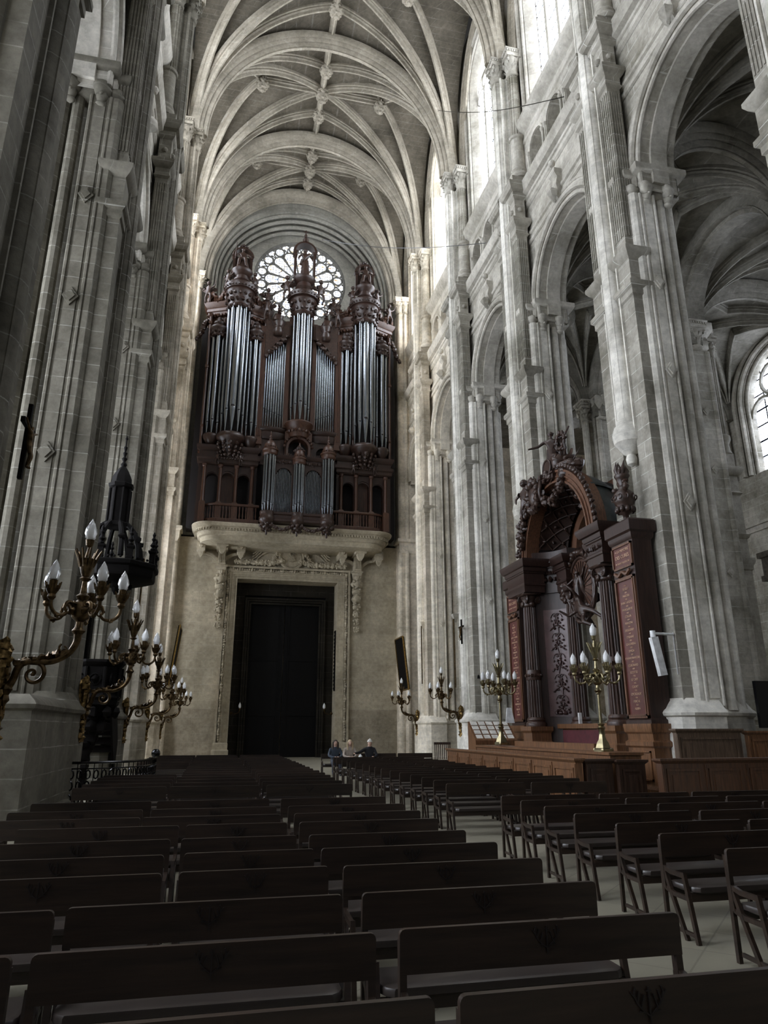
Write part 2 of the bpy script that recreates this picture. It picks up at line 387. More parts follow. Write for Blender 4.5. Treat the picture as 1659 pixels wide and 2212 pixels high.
def make_pier(c,s,cut=None,name='nave_pier',label='',plinth=False):
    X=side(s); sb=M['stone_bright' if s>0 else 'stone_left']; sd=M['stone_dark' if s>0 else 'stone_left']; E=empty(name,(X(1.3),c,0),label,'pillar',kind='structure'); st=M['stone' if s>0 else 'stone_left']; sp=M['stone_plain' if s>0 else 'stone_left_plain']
    def b(g,n,m,par=E,**k): return g.build(n,m,par,**k)
    # base
    g=G(); P=[(-.12,-.55),(.1,-1.2),(.35,-1.38),(1.28,-1.38),(1.32,-1.05),(2.2,-1.0),(2.75,-.6),(2.75,.6),(2.2,1.0),(1.32,1.05),(1.28,1.38),(.35,1.38),(.1,1.2),(-.12,.55)]
    P=[(X(x),c+y) for x,y in P]
    g.pmould(P,[(0,.08),(.25,.08),(.3,0),(2.02,0),(2.06,.07),(2.13,.09),(2.19,.05),(2.24,-.02),(2.5,-.22)])
    if plinth: g.mould(-4.6,-3.1,13.35,17.6,[(0,.06),(.25,.06),(.3,0),(2.02,0),(2.06,.05),(2.13,.07),(2.19,.03),(2.3,-.1)])
    b(g,'base',sb)
    # core
    g=G(); rbox(g,X,.55,2.35,c-.62,c+.62,2.2,20.3); rbox(g,X,.82,1.46,c-1.2,c+1.2,2.2,18.6)
    for sy in (-1,1):
        g.lathe(X(.76),c+sy*1.04,[(2.2,.24),(2.45,.19),(18.6,.19)],10); g.lathe(X(1.78),c+sy*.95,[(2.2,.2),(2.4,.16),(18.6,.16)],10)
        g.lathe(X(2.2),c+sy*.72,[(2.2,.24),(2.4,.2),(18.6,.2)],10)
        for x in (.9,1.4): g.lathe(X(x),c+sy*1.2,[(2.3,.05),(18.6,.05)],6)
        rbox(g,X,1.02,1.3,c+sy*1.2-.03,c+sy*1.2+.03,2.5,18.4)
    g.lathe(X(2.45),c,[(2.2,.42),(2.4,.36),(18.6,.36)],14)
    b(g,'shaft',sb)
    g=G()
    for z in (7.9,12.1,15.2):
        diamond(g,X,1.16,c-1.23,z,.26,'y')
    b(g,'diamond_boss',sb)
    # arcade capital: stepped entablature and masks
    g=G(); pr=[(18.6,0),(18.68,.06),(18.95,.06),(19.0,.1),(19.1,.1),(19.2,.04),(19.35,.12),(19.45,.26),(19.55,.3),(19.72,.3)]
    rmould(g,X,1.05,2.35,c-1.12,c+1.12,pr); rmould(g,X,.75,1.1,c-.85,c+.85,[(z-.12,o*.9) for z,o in pr]); rmould(g,X,.5,.9,c-.6,c+.6,[(z-.2,o*.8) for z,o in pr])
    for sy in (-1,1):
        for x in (1.15,1.95,.8):
            yy=c+sy*(1.2 if x>1 else .95)
            g.ball((X(x),yy,18.6),.2,8,7,(.8,.8,1.25)); g.blob((X(x),yy+sy*.03,18.82),.24,3,8,5,.3); g.ball((X(x),yy+sy*.17,18.55),.05,6,4); g.blob((X(x),yy,18.32),.13,5)
    b(g,'arcade_capital',sp)
    # nave-side vault shafts
    z0=2.2 if not cut else cut
    g=G(); rbox(g,X,.42,1.1,c-.42,c+.42,z0,33.1)
    g.lathe(X(.3),c,[(z0,.3),(33.1,.27)],16)
    for sy in (-1,1):
        g.lathe(X(.42),c+sy*.34,[(z0,.13),(33.1,.12)],10); g.lathe(X(.6),c+sy*.5,[(z0,.09),(33.1,.08)],8); g.lathe(X(.1),c+sy*.16,[(z0,.055),(33.1,.05)],6); rbox(g,X,.2,.3,c+sy*.46-.03,c+sy*.46+.03,z0,33.1); rbox(g,X,.48,.52,c+sy*.46-.05,c+sy*.46+.05,z0,33.1)
    if cut:
        g.lathe(X(.3),c,[(cut-1.0,.02),(cut-.92,.14),(cut-.75,.17),(cut-.62,.13),(cut-.55,.24),(cut-.3,.4),(cut-.25,.46),(cut,.5),(cut+.05,.5),(cut+.3,.42),(cut+.36,.36),(cut+.5,.36)],16)
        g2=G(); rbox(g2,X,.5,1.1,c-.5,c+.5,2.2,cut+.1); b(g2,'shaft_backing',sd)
    else: g.lathe(X(.35),c,[(2.15,.48),(2.35,.42),(2.6,.34),(2.7,.3)],14)
    b(g,'vault_shaft',sb)
    g=G(); capital(g,X(.3),c,.3,33.05,34.45); b(g,'vault_capital',sp)
    # flanking orders: pilaster, pedestal, fluted pilaster, cornice block, column
    for sy in (-1,1):
        g=G(); rbox(g,X,.28,.78,c+sy*.75-.36,c+sy*.75+.36,2.2,14.7)
        rmould(g,X,.28,.78,c+sy*.75-.36,c+sy*.75+.36,[(14.7,0),(14.75,.05),(14.95,.05),(15.05,.14),(15.2,.14),(15.25,.02),(16.05,.02),(16.15,.12),(16.3,.2),(16.42,.2),(16.45,0)])
        y0,y1=c+sy*.72-.3,c+sy*.72+.3
        rbox(g,X,.3,.8,y0,y1,16.4,23.3)
        for i in range(5):
            yy=y0+.06+i*.11; rbox(g,X,.27,.3,yy,yy+.05,17.0,23.0); xx=.34+i*.09
            rbox(g,X,xx,xx+.045,(y0-.03) if sy<0 else y1,y0 if sy<0 else (y1+.03),17.0,23.0)
        rmould(g,X,.3,.8,y0,y1,[(23.2,0),(23.3,.08),(23.4,.04),(23.7,.04),(23.8,.14),(23.95,.2),(24.1,.2),(24.12,.0),(25.2,.0),(25.28,.08),(25.4,.12),(25.55,.12),(25.62,.25),(25.85,.34),(26.0,.34),(26.0,.05),(26.55,.05)])
        g.ball((X(.28),c+sy*.72,24.65),.13,8,6); g.ball((X(.55),c+sy*1.02,24.65),.13,8,6)
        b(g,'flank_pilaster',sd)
        g=G(); xx,yy=X(.82),c+sy*.66
        g.lathe(xx,yy,[(26.5,.2),(26.6,.46),(26.75,.5),(26.9,.46),(26.98,.38),(27.08,.42),(27.15,.4),(27.2,.34),(28.95,.33),(29.0,.4),(29.12,.41),(29.2,.33)],18)
        g.fluted(xx,yy,.32,29.2,33.0,16,.16,.29); b(g,'column',st)
        g=G(); capital(g,xx,yy,.3,32.95,34.5); b(g,'column_capital',sp)
    return E
# --- right and left nave walls
WX=1.0      # wall plane, in wall-local x
def nave_wall(s):
    X=side(s); nm='wall_right' if s>0 else 'wall_left'
    root=empty(nm,(X(1),28,0),kind='structure'); struct(root,'%s wall of the nave: arcade, small gallery and tall windows'%('right' if s>0 else 'left'),'wall')
    mp=lambda off:(lambda a,z,d:(X(off+d),a,z))
    bays=[(PC[i]+PC[i+1])/2 for i in range(4)]
    ytop=[1.96]+PC+[49]
    y0,y1=2.5,47.2
    # arcade level
    g=G(); ops=[((1.96+9.83)/2,2.63,0,19.72,1)]+[(c,2.63,0,19.72,1) for c in bays]+[(44.3,1.75,0,19.72,1)]
    arch_wall(g,mp(1.02),y0,y1,18.7,26,[(c,w,18.7,zs,k) for c,w,zb,zs,k in ops],1.3,20)
    arch_wall(g,mp(2.32),y0,y1,18.7,27,[(c,w,18.7,zs,k) for c,w,zb,zs,k in ops],-.02,20)
    g.build('arcade_wall',M['stone'],root)
    for c,w,zb,zs,k in ops:
        g=G()
        for r0,d0,rr in ((.05,-.02,.09),(.3,-.1,.13),(.62,-.04,.08)):
            arch_mould(g,mp(1.02),c,w,18.95,zs,[(r0+rr*cos(2*PI*i/8),d0+rr*sin(2*PI*i/8)) for i in range(8)],1,24)
        arch_mould(g,mp(1.02),c,w,19.0,zs,[(.0,-.0),(.0,-.02),(.6,-.08),(.6,0)],1,24)
        arch_mould(g,mp(1.02),c,w,19.0,zs,[(-.1,.35),(-.1,.95),(.02,.95),(.02,.35)],1,24)
        g.build('archivolt',M['stone_plain'],root)
        g=G()   # keystone console above each arch
        zt=zs+w+.55
        R=[]
        for z,d,h in ((zt+1.3,.34,.24),(zt+1.1,.36,.24),(zt+.9,.22,.2),(zt+.5,.3,.2),(zt+.2,.2,.16),(zt-.1,.32,.2),(zt-.35,.1,.12)):
            R.append([(X(1.02-d),c-h,z),(X(1.02-d),c+h,z),(X(1.1),c+h,z),(X(1.1),c-h,z)])
        g.loft(R); g.blob((X(.7),c,zt+.1),.26,2); g.ball((X(.72),c,zt+1.7),.16)
        g.build('console',M['stone_plain'],root)
    # cornices: broken forward bands
    def band(g,prof,x): g.loft([[(X(x-o),y,z) for z,o in prof]+[(X(x+.3),y,prof[-1][0]),(X(x+.3),y,prof[0][0])] for y in (y0,y1)])
    g=G(); band(g,[(22.9,0),(22.95,.06),(23.1,.06),(23.15,.0),(23.3,.0),(23.36,.07),(23.5,.07),(23.55,0)],1.0)
    band(g,[(24.9,.0),(25.0,.08),(25.2,.08),(25.25,.14),(25.4,.14),(25.5,.3),(25.8,.4),(26.0,.42),(26.05,.1)],1.0); g.build('lower_cornice',M['stone_plain'],root)
    g=G(); band(g,[(28.55,.0),(28.62,.06),(28.8,.06),(28.9,.02),(29.1,.02),(29.2,.1),(29.3,.22),(29.6,.34),(29.8,.36),(29.85,.1),(30.2,0)],1.05); g.build('upper_cornice',M['stone_plain'],root)
    # triforium: three arched openings per bay
    g=G(); ops=[]
    for c in [5.9]+bays+[44.3]:
        w=.62 if c<44 else .42; st_=1.75 if c<44 else 1.2
        for k in (-1,0,1): ops.append((c+k*st_,w,26.0,27.6,1))
    arch_wall(g,mp(1.05),y0,y1,26,28.6,ops,.9,10)
    rbox(g,X,1.95,2.0,y0,y1,25.9,28.7); g.build('triforium_wall',M['stone'],root)
    g=G()
    for c,w,zb,zs,k in ops:
        arch_mould(g,mp(1.05),c,w,26.0,zs,[(.02,.05),(.02,-.06),(.14,-.08),(.14,.05)],1,12)
        for q in (-1,1): g.lathe(X(.98),c+q*(w+.12),[(26.0,.1),(26.1,.07),(27.4,.06),(27.45,.1),(27.6,.12)],8)
    g.build('triforium_arch',M['stone_plain'],root)
    # dark passage behind arcades of the gallery
    # clerestory
    g=G(); ops=[]
    for c in [5.9]+bays: ops.append((c,2.5,30.5,39.6,1.0))
    ops.append((44.35,1.5,30.5,39.6,1.25))
    arch_wall(g,mp(1.3),y0,y1,29.8,44.5,ops,.9,18); g.build('clerestory_wall',M['stone'],root)
    wi=0
    for c,w,zb,zs,k in ops:
        wi+=1
        fr=G()
        for r0,d0,rr in ((.1,-.06,.1),(.38,-.14,.13)):
            arch_mould(fr,mp(1.3),c,w,zb,zs,[(r0+rr*cos(2*PI*i/8),d0+rr*sin(2*PI*i/8)) for i in range(8)],k,20)
        arch_mould(fr,mp(1.3),c,w-.02,zb,zs,[(0,.0),(-.28,.42),(-.28,.6),(0,.6)],k,20)
        nl=4 if w>2 else 2; lw=2*(w-.3)/nl; ztr=zs-.9
        for j in range(1,nl):
            y=c-w+.3+j*lw; fr.mould(X(1.82)-.12,X(1.82)+.12,y-.1,y+.1,[(zb,0),(ztr+(.8 if j==nl//2 else 0),0)])
        for j in range(nl):
            y=c-w+.3+(j+.5)*lw; arch_mould(fr,mp(1.82),y,lw/2-.06,ztr,ztr,[(0,-.1),(0,.1),(.1,.1),(.1,-.1)],1,10)
        # flowing tracery
        if nl==4:
            for j in (-1,1): arch_mould(fr,mp(1.82),c+j*lw,lw-.05,ztr,ztr+.1,[(0,-.1),(0,.1),(.12,.1),(.12,-.1)],1.25,14)
            fr.torus((X(1.82),c,zs+1.25),.72,.09,'x',20,6)
            for j in range(4):
                a=PI/4+j*PI/2; fr.torus((X(1.82),c+.36*cos(a),zs+1.25+.36*sin(a)),.3,.05,'x',12,5)
            for j in (-1,1): fr.torus((X(1.82),c+j*lw,zs+.05),.4,.07,'x',14,6)
        else: fr.torus((X(1.82),c,zs+.9),.55,.08,'x',16,6)
        gl=G(); P=[(c-w,zb)]+arch_pts(c,w,zs,18,k)+[(c+w,zb)]
        gl.add([(X(1.86),a,z) for a,z in P],[tuple(range(len(P)))])
        wo=gl.build('window_%d'%(wi+(0 if s>0 else 10)),M['glass'],ang=0); struct(wo,'tall clerestory window high on the %s wall, bay %d from the camera'%('right' if s>0 else 'left',wi),'window')
        f=fr.build('window_tracery',M['stone_plain'],wo)
    return root
nave_wall(1); nave_wall(-1)
names=['nearest the camera at the frame edge','behind the near end of the wooden canopy','behind the far end of the wooden canopy','between canopy and portal, with lamp bracket','last before the west wall']
ln=['nearest the camera, with the small crucifix','left, behind the large lamp bracket','left, behind the pulpit','left, third lamp bracket from camera','left, last before the west wall']
for k in (1,-1):
    full=None
    for i,c in enumerate(PC):
        lab='fluted grey stone nave pier '+(('on the right, ' if k>0 else 'on the left, ')+(names if k>0 else ln)[i])
        if k>0 and i in (1,2): make_pier(c,k,10.35,label=lab)
        elif k<0 and i==1: make_pier(c,k,label=lab,plinth=True)
        elif full is None: full=make_pier(c,k,label=lab)
        else: dup(full,(full.location.x,c,0),lab)
# responds at west wall
for k in (1,-1):
    X=side(k); E=empty('wall_respond',(X(1),46.75,0),'slim half pier in the %s corner beside the organ'%('right' if k>0 else 'left'),'pillar',kind='structure')
    g=G(); rbox(g,X,.3,1.6,46.35,47.3,0,33.1); g.lathe(X(.35),46.55,[(0,.36),(2.1,.36),(2.3,.22),(33,.2)],12); g.lathe(X(.75),46.35,[(0,.3),(2.1,.3),(2.3,.16),(33,.15)],10); rbox(g,X,.15,.5,46.5,47.3,0,33)
    rmould(g,X,.25,1.4,46.3,47.3,[(13.6,0),(13.8,.1),(14.3,.12),(14.4,.25),(14.6,.25),(14.65,0)])
    g.build('shaft',M['stone'],E)
    g=G(); capital(g,X(.35),46.6,.26,33.1,34.45); capital(g,X(.8),46.45,.22,33.1,34.45); g.build('capital',M['stone_plain'],E)
# --- vault
RIB=[(-.2,.25),(-.2,-.03),(-.12,-.06),(-.14,-.16),(-.07,-.24),(-.07,-.3),(-.045,-.42),(.045,-.42),(.07,-.3),(.07,-.24),(.14,-.16),(.12,-.06),(.2,-.03),(.2,.25)]
TRV=[(-.5,.5),(-.5,.12),(-.44,.02),(-.38,.1),(-.34,-.02),(-.27,-.16),(-.22,-.06),(-.17,-.28),(-.13,-.4),(-.09,-.36),(-.09,-.45),(.09,-.45),(.09,-.36),(.13,-.4),(.17,-.28),(.22,-.06),(.27,-.16),(.34,-.02),(.38,.1),(.44,.02),(.5,.12),(.5,.5)]
HS=8.15
def vpt(u,v,yc,hy,drop=0): return (CX+u*HS,yc+v*hy,fz(min(abs(u),abs(v)))-drop)
vy=[1.96]+PC+[47.4]
ceil=empty('ceiling',(CX,28,34),kind='structure'); struct(ceil,'ribbed stone vault over the nave','ceiling')
for i in range(len(vy)-1):
    a,b=vy[i],vy[i+1]; yc=(a+b)/2; hy=(b-a)/2; g=G(); n=24
    vs=[]; us=[-1+2*k/n for k in range(n+1)]
    us=[math.copysign(1-(1-abs(u))**1.5,u) for u in us]
    for u in us:
        for v in us: vs.append(vpt(u,v,yc,hy,-.12))
    fs=[(p*(n+1)+q,(p+1)*(n+1)+q,(p+1)*(n+1)+q+1,p*(n+1)+q+1) for p in range(n) for q in range(n)]
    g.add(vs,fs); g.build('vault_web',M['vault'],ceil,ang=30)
    if i==0: continue
    def ribpath(p,q,m=18,ease=True):
        out=[]
        for k in range(m+1):
            t=k/m; t=1-(1-t)**1.0
            t=sin(t*PI/2) if ease else t
            u=p[0]+(q[0]-p[0])*(1-cos(k/m*PI/2)) if ease else p[0]+(q[0]-p[0])*t
            v=p[1]+(q[1]-p[1])*(1-cos(k/m*PI/2)) if ease else p[1]+(q[1]-p[1])*t
            out.append(vpt(u,v,yc,hy))
        return out
    g=G(); c9=.955
    for su in (-1,1):
        for sv in (-1,1):
            for q in ((0,0),(0,sv*.47),(su*.5,0)):
                # springs tightly from the capital
                u0,v0=su*.965,sv*.965; zq=fz(min(abs(q[0]),abs(q[1]))); P=[]
                for k in range(23):
                    th=k/22*PI/2; e=1-cos(th); P.append((CX+(u0+(q[0]-u0)*e)*HS,yc+(v0+(q[1]-v0)*e)*hy,34.35+(zq-34.35)*sin(th)))
                g.sweep(P,RIB,(0,0,1))
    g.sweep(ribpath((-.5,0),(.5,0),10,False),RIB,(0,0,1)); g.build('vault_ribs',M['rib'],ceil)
    g=G(); g.sweep([(CX,a,fz(0)),(CX,b,fz(0))],RIB,(0,0,1)); g.build('ridge_rib',M['rib'],ceil)
    def boss(x,y,z,r,name):
        g=G(); g.lathe(x,y,[(z-r*2.9,.03),(z-r*2.7,r*.35),(z-r*2.3,r*.4),(z-r*2.1,r*.75),(z-r*1.6,r),(z-r*1.1,r*.8),(z-r*.8,r*1.05),(z-.1,r*.9),(z+.3,r*.8)],10)
        for k in range(8):
            t=2*PI*k/8; g.blob((x+r*.9*cos(t),y+r*.9*sin(t),z-r*1.3),r*.32,k); g.blob((x+r*.6*cos(t),y+r*.6*sin(t),z-r*2.05),r*.25,k+9)
            g.torus((x+r*.95*cos(t),y+r*.95*sin(t),z-r*.6),r*.2,r*.08,'y' if k%2 else 'x',7,4)
        g.build(name,M['rib'],ceil)
    zt=fz(0)
    boss(CX,yc,zt,.42,'hanging_boss'); boss(CX,yc-.47*hy,zt,.38,'hanging_boss'); boss(CX,yc+.47*hy,zt,.38,'hanging_boss')
    for su in (-1,1): boss(CX+su*.5*HS,yc,zt-.1,.38,'hanging_boss')
for y in PC+[47.2]:
    g=G(); R7=7.45; P=[(CX-R7*cos(PI*k/40),y,34.4+(ZRISE-.55)*sin(PI*k/40)) for k in range(41)]
    U=[(-cos(PI*k/40),0,sin(PI*k/40)*R7/(ZRISE-.55)) for k in range(41)]
    g.sweep(P,TRV,U); g.build('transverse_arch',M['rib'],ceil)
for s in (-1,1):
    for i in range(1,len(vy)-1):   # wall ribs
        a,b=vy[i],vy[i+1]; yc=(a+b)/2; hy=(b-a)/2; g=G(); X=side(s)
        P=[(X(1.1),yc-hy*.9*cos(PI*k/24),34.4+(ZRISE-.6)*sin(PI*k/24)) for k in range(25)]
        g.sweep(P,RIB,[(-s,0,.0)]*25 if False else [(0,-cos(PI*k/24),sin(PI*k/24)) for k in range(25)]); g.build('wall_rib',M['rib'],ceil)
# ---------------------------------------------------------------- west wall, aisles, portal, gallery
ww=empty('wall_west',(CX,YW,0),kind='structure'); struct(ww,'west end wall of the nave with the round window','wall')
mpw=lambda y:(lambda a,z,d:(a,y+d,z))
HSO=6.72
# lower wall with portal opening, side bays
g=G()
ox0,ox1,oz=.64,7.45,11.45
def wq(g,x0,x1,z0,z1,y=YW): g.add([(x0,y,z0),(x1,y,z0),(x1,y,z1),(x0,y,z1)],[(0,1,2,3)])
wq(g,-4.4,ox0,0,14.3); wq(g,ox1,12.8,0,14.3); wq(g,ox0,ox1,oz,14.3)
g.add([(ox0,YW,0),(ox0,YW+1.7,0),(ox0,YW+1.7,oz),(ox0,YW,oz),(ox1,YW,0),(ox1,YW+1.7,0),(ox1,YW+1.7,oz),(ox1,YW,oz)],[(0,1,2,3),(4,5,6,7),(2,3,7,6)])
g.build('lower_wall',M['west'],ww)
g=G(); arch_wall(g,mpw(YW+1.9),-4.6,12.9,14.3,44.5,[(4.18,3.75,36.8,36.8,1)],.4,28)
# lower half of the round opening
n=28
for i in range(n):
    a0=PI+PI*i/n; a1=PI+PI*(i+1)/n
    p=(4.18+3.75*cos(a0),36.8+3.75*sin(a0)); q=(4.18+3.75*cos(a1),36.8+3.75*sin(a1))
    g.add([(p[0],YW+1.9,p[1]),(q[0],YW+1.9,q[1]),(q[0],YW+1.9,36.8-.001),(p[0],YW+1.9,36.8-.001)],[(0,1,2,3)])
g2=G(); g2.v=g.v; g2.f=[f for f in g.f]
# keep the window clear: drop those lower-half fan quads again and rebuild the wall below properly
g=G(); arch_wall(g,mpw(YW+1.9),-4.6,12.9,36.8,44.5,[(4.18,3.75,36.8,36.8,1)],.4,28)
wq(g,-4.6,4.18-3.75,14.3,36.8,YW+1.9); wq(g,4.18+3.75,12.9,14.3,36.8,YW+1.9)
for i in range(n):
    a0=PI+PI*i/n; a1=PI+PI*(i+1)/n
    p=(4.18+3.75*cos(a0),36.8+3.75*sin(a0)); q=(4.18+3.75*cos(a1),36.8+3.75*sin(a1))
    g.add([(p[0],YW+1.9,14.3),(q[0],YW+1.9,14.3),(q[0],YW+1.9,q[1]),(p[0],YW+1.9,p[1])],[(0,1,2,3)])
    g.add([(p[0],YW+1.9,p[1]),(q[0],YW+1.9,q[1]),(q[0],YW+2.3,q[1]),(p[0],YW+2.3,p[1])],[(0,1,2,3)])
wq(g,-4.6,12.9,14.3,14.31,YW); g.box(-4.6,12.9,YW,YW+2,14.2,14.32)
g.build('upper_wall',M['lunette'],ww)
g=G()
# frame wall in front carrying the big arch
arch_wall(g,mpw(YW+.1),-4.6,12.9,14.3,44.5,[(CX,HSO,14.3,34.9,1.06)],1.8,30); g.build('arch_wall',M['lunette'],ww)
g=G()
for r0,d0,rr in ((-.1,.3,.16),(-.35,.7,.16),(-.6,1.1,.16),(-.85,1.5,.16)):
    arch_mould(g,mpw(YW+.1),CX,HSO,14.4,34.9,[(r0+rr*cos(2*PI*i/8),d0+rr*sin(2*PI*i/8)) for i in range(8)],1.06,34)
arch_mould(g,mpw(YW+.1),CX,HSO,14.4,34.9,[(.0,.2),(.0,-.05),(.35,-.05),(.35,.2)],1.06,34)
g.build('wall_arch',M['lunette'],ww)
# side bay panels, dado band
g=G()
for k in (1,-1):
    X=side(k)
    for a,b_ in ((1.05,2.2),(2.65,3.3)):
        for q in (a,b_): rbox(g,X,q-.06,q+.06,YW-.12,YW+.02,.0,13.4)
    rbox(g,X,.9,1.1,YW-.25,YW,0,13.4); 
    rmould(g,X,.4,4.2,YW-.02,YW,[(13.3,0),(13.4,.08),(13.7,.08),(13.8,.2),(14.0,.2),(14.1,.3),(14.35,.3)])
    rmould(g,X,2.25,2.6,YW-.14,YW,[(3.9,0),(3.95,.05),(4.3,.05),(4.35,0)])
    g.mould(min(X(3.35),X(4.9)) if False else (X(3.55) if k<0 else X(4.3)),(X(2.75) if k<0 else X(3.5)),YW-.14,YW,[(0,.06),(.75,.06),(.8,0),(12.6,0)])
g.build('wall_panelling',M['west'],ww)
g=G(); g.box(-4.5,ox0-.8,YW-.03,YW,0,3.0); g.box(ox1+.9,12.8,YW-.03,YW,0,3.0)
g.build('dado',stone('dado stone',(.36,.31,.23),(.36,.31,.23),joint=.1,bw=1.1,bh=.5,mott=.4),ww)
# rose window
rw=empty('window_30',(4.18,YW+2.1,36.8),kind='structure'); struct(rw,'round rose window with stained glass above the organ','window')
g=G(); g.add([(4.18+3.75*cos(2*PI*i/48),YW+2.25,36.8+3.75*sin(2*PI*i/48)) for i in range(48)],[tuple(range(48))]); g.build('stained_glass',M['rose'],rw,ang=0)
g=G(); c=(4.18,YW+2.1,36.8); n=16
g.torus(c,3.72,.15,'y',64,8); g.torus(c,.8,.12,'y',24,6); g.torus(c,.42,.08,'y',16,6); g.disc((4.18,YW+2.05,36.8),.2,.12,'y',12)
def pol(r,a): return (c[0]+r*cos(a),c[1],c[2]+r*sin(a))
for i in range(n):
    a=2*PI*i/n; am=a+PI/n
    g.tube([pol(.8,am),pol(1.9,am),pol(2.45,am)],[.07,.08,.12],6)
    g.tube([pol(.42,am),pol(.8,am)],.05,5)
    # round head of each petal
    g.tube([(c[0]+2.42*cos(a)+.46*cos(a+t),c[1],c[2]+2.42*sin(a)+.46*sin(a+t)) for t in [-PI/2+PI*k/10 for k in range(11)]],.06,5)
    g.tube([pol(1.72,a-.13),pol(1.85,a),pol(1.72,a+.13)],.03,4)
    g.torus(pol(3.16,am),.38,.075,'y',18,6)
    for rr,ss,aa in ((2.92,.1,a),(3.55,.1,a-.085),(3.55,.1,a+.085),(2.62,.13,am)): g.ball(pol(rr,aa),ss,6,5,(1,.6,1))
    g.tube([pol(2.92,a),pol(3.3,a-.05)],.05,5); g.tube([pol(2.92,a),pol(3.3,a+.05)],.05,5)
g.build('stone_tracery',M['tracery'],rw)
# --- portal surround
dr=empty('door_1',(CX,YW,0),kind='structure'); struct(dr,'tall dark west doorway with carved stone frame','door')
def frame(g,x0,x1,z1,w,y0,y1,z0=0):
    g.box(x0-w,x0,y0,y1,z0,z1+w); g.box(x1,x1+w,y0,y1,z0,z1+w); g.box(x0,x1,y0,y1,z1,z1+w)
g=G()
for i,(o,w,y) in enumerate(((0,.16,.10),(.16,.1,.16),(.26,.16,.2),(.42,.06,.28),(.48,.1,.24),(.72,.14,.3))): frame(g,ox0-o,ox1+o,oz+o,w,YW-y,YW)
for x in (ox0-.9,ox1-.02): g.mould(x,x+.92,YW-.34,YW,[(0,.06),(.5,.06),(.55,0),(.9,0),(.95,-.04)])
g.build('door_frame',M['west'],dr)
g=G()   # carved foliage band
rd=random.Random(3)
def fol(x,z,r): g.blob((x,YW-.25,z),r,rd.randint(0,999),6,5,.4)
z=1.1
while z<oz+.55:
    for x in (ox0-.6,ox1+.6): fol(x,z,.085+.03*sin(z*9)); g.torus((x+.05*sin(z*7),YW-.27,z+.08),.06,.02,'y',6,4)
    z+=.16
x=ox0-.5
while x<ox1+.55: fol(x,oz+.6,.09+.03*sin(x*9)); x+=.16
g.build('foliage_band',M['west'],dr,stuff=False)
# inner porch frames stepping back to the leaves
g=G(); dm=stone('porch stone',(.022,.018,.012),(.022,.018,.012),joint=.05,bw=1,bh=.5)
g.box(ox0,1.25,YW+1.3,YW+1.7,0,oz); g.box(6.85,ox1,YW+1.3,YW+1.7,0,oz); g.box(1.25,6.85,YW+1.3,YW+1.7,10.6,oz)
for i,(a,y) in enumerate(((0,.25),(.14,.15),(.3,.05))): frame(g,1.45+a-.05,6.65-a+.05,10.3-a,.12,YW+1.3-y,YW+1.45)
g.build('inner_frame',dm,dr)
g=G()
for x0,x1 in ((1.25,4.02),(4.08,6.85)):
    g.box(x0,x1,YW+1.6,YW+1.7,0,10.6)
    for z0,z1 in ((.4,2.6),(3.0,6.2),(6.6,9.9)):
        frame(g,x0+.35,x1-.35,z1,.08,YW+1.55,YW+1.62,z0)
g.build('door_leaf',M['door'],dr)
# wooden lantern strip on right jamb
o=G(); o.box(ox1-.06,ox1-.02,YW+.1,YW+.5,4.2,8.2)
for k in range(16): o.box(ox1-.1,ox1-.02,YW+.16,YW+.44,4.3+k*.25,4.42+k*.25)
tag(o.build('notice_board',M['black']),'narrow dark board hung high on the right jamb of the doorway','board')
# garlands, medallion
def blobchain(g,pts,r,seed=0):
    rd=random.Random(seed)
    for i,p in enumerate(pts):
        g.blob(p,r*(.85+.3*rd.random()),i+seed,8,6,.3)
        for k in range(6):
            a=k*PI/3+rd.random(); g.blob((p[0]+r*.8*cos(a),p[1]-r*.55,p[2]+r*.8*sin(a)),r*.36,i*7+k,5,4,.3)
for x,lab in ((-.47,'left'),(8.75,'right')):
    E=empty('wall_console',(x,YW,8),'carved stone console with hanging fruit garland %s of the doorway'%lab,'carving',kind='structure')
    g=G()
    for i in range(7): z=11.35-i*.52; blobchain(g,[(x,YW-.3,z)],.33-.022*i,i*11)
    g.build('fruit_garland',M['west'],E)
    g=G(); g.mould(x-.28,x+.28,YW-.5,YW,[(11.6,-.1),(11.8,.0),(12.1,.04),(12.15,.12),(12.25,.12)]); 
    for k in range(4): leaf(g,x,YW-.35,11.5,.5,.2,-PI/2+(k-1.5)*.6,.16)
    g.box(x-.25,x+.25,YW-.75,YW,12.25,13.2)
    for k in range(4): g.box(x-.2+k*.11,x-.15+k*.11,YW-.8,YW-.75,12.35,13.0)
    g.mould(x-.34,x+.34,YW-1.9,YW,[(13.2,0),(13.25,.04),(13.75,.04)]); g.box(x-.22,x+.22,YW-1.98,YW-1.9,13.28,13.7)
    g.blob((x,YW-2.0,13.48),.13,4); g.mould(x-.2,x+.2,YW-1.8,YW-1.4,[(12.75,-.12),(12.95,0),(13.2,.05)])
    g.build('bracket',M['west'],E)
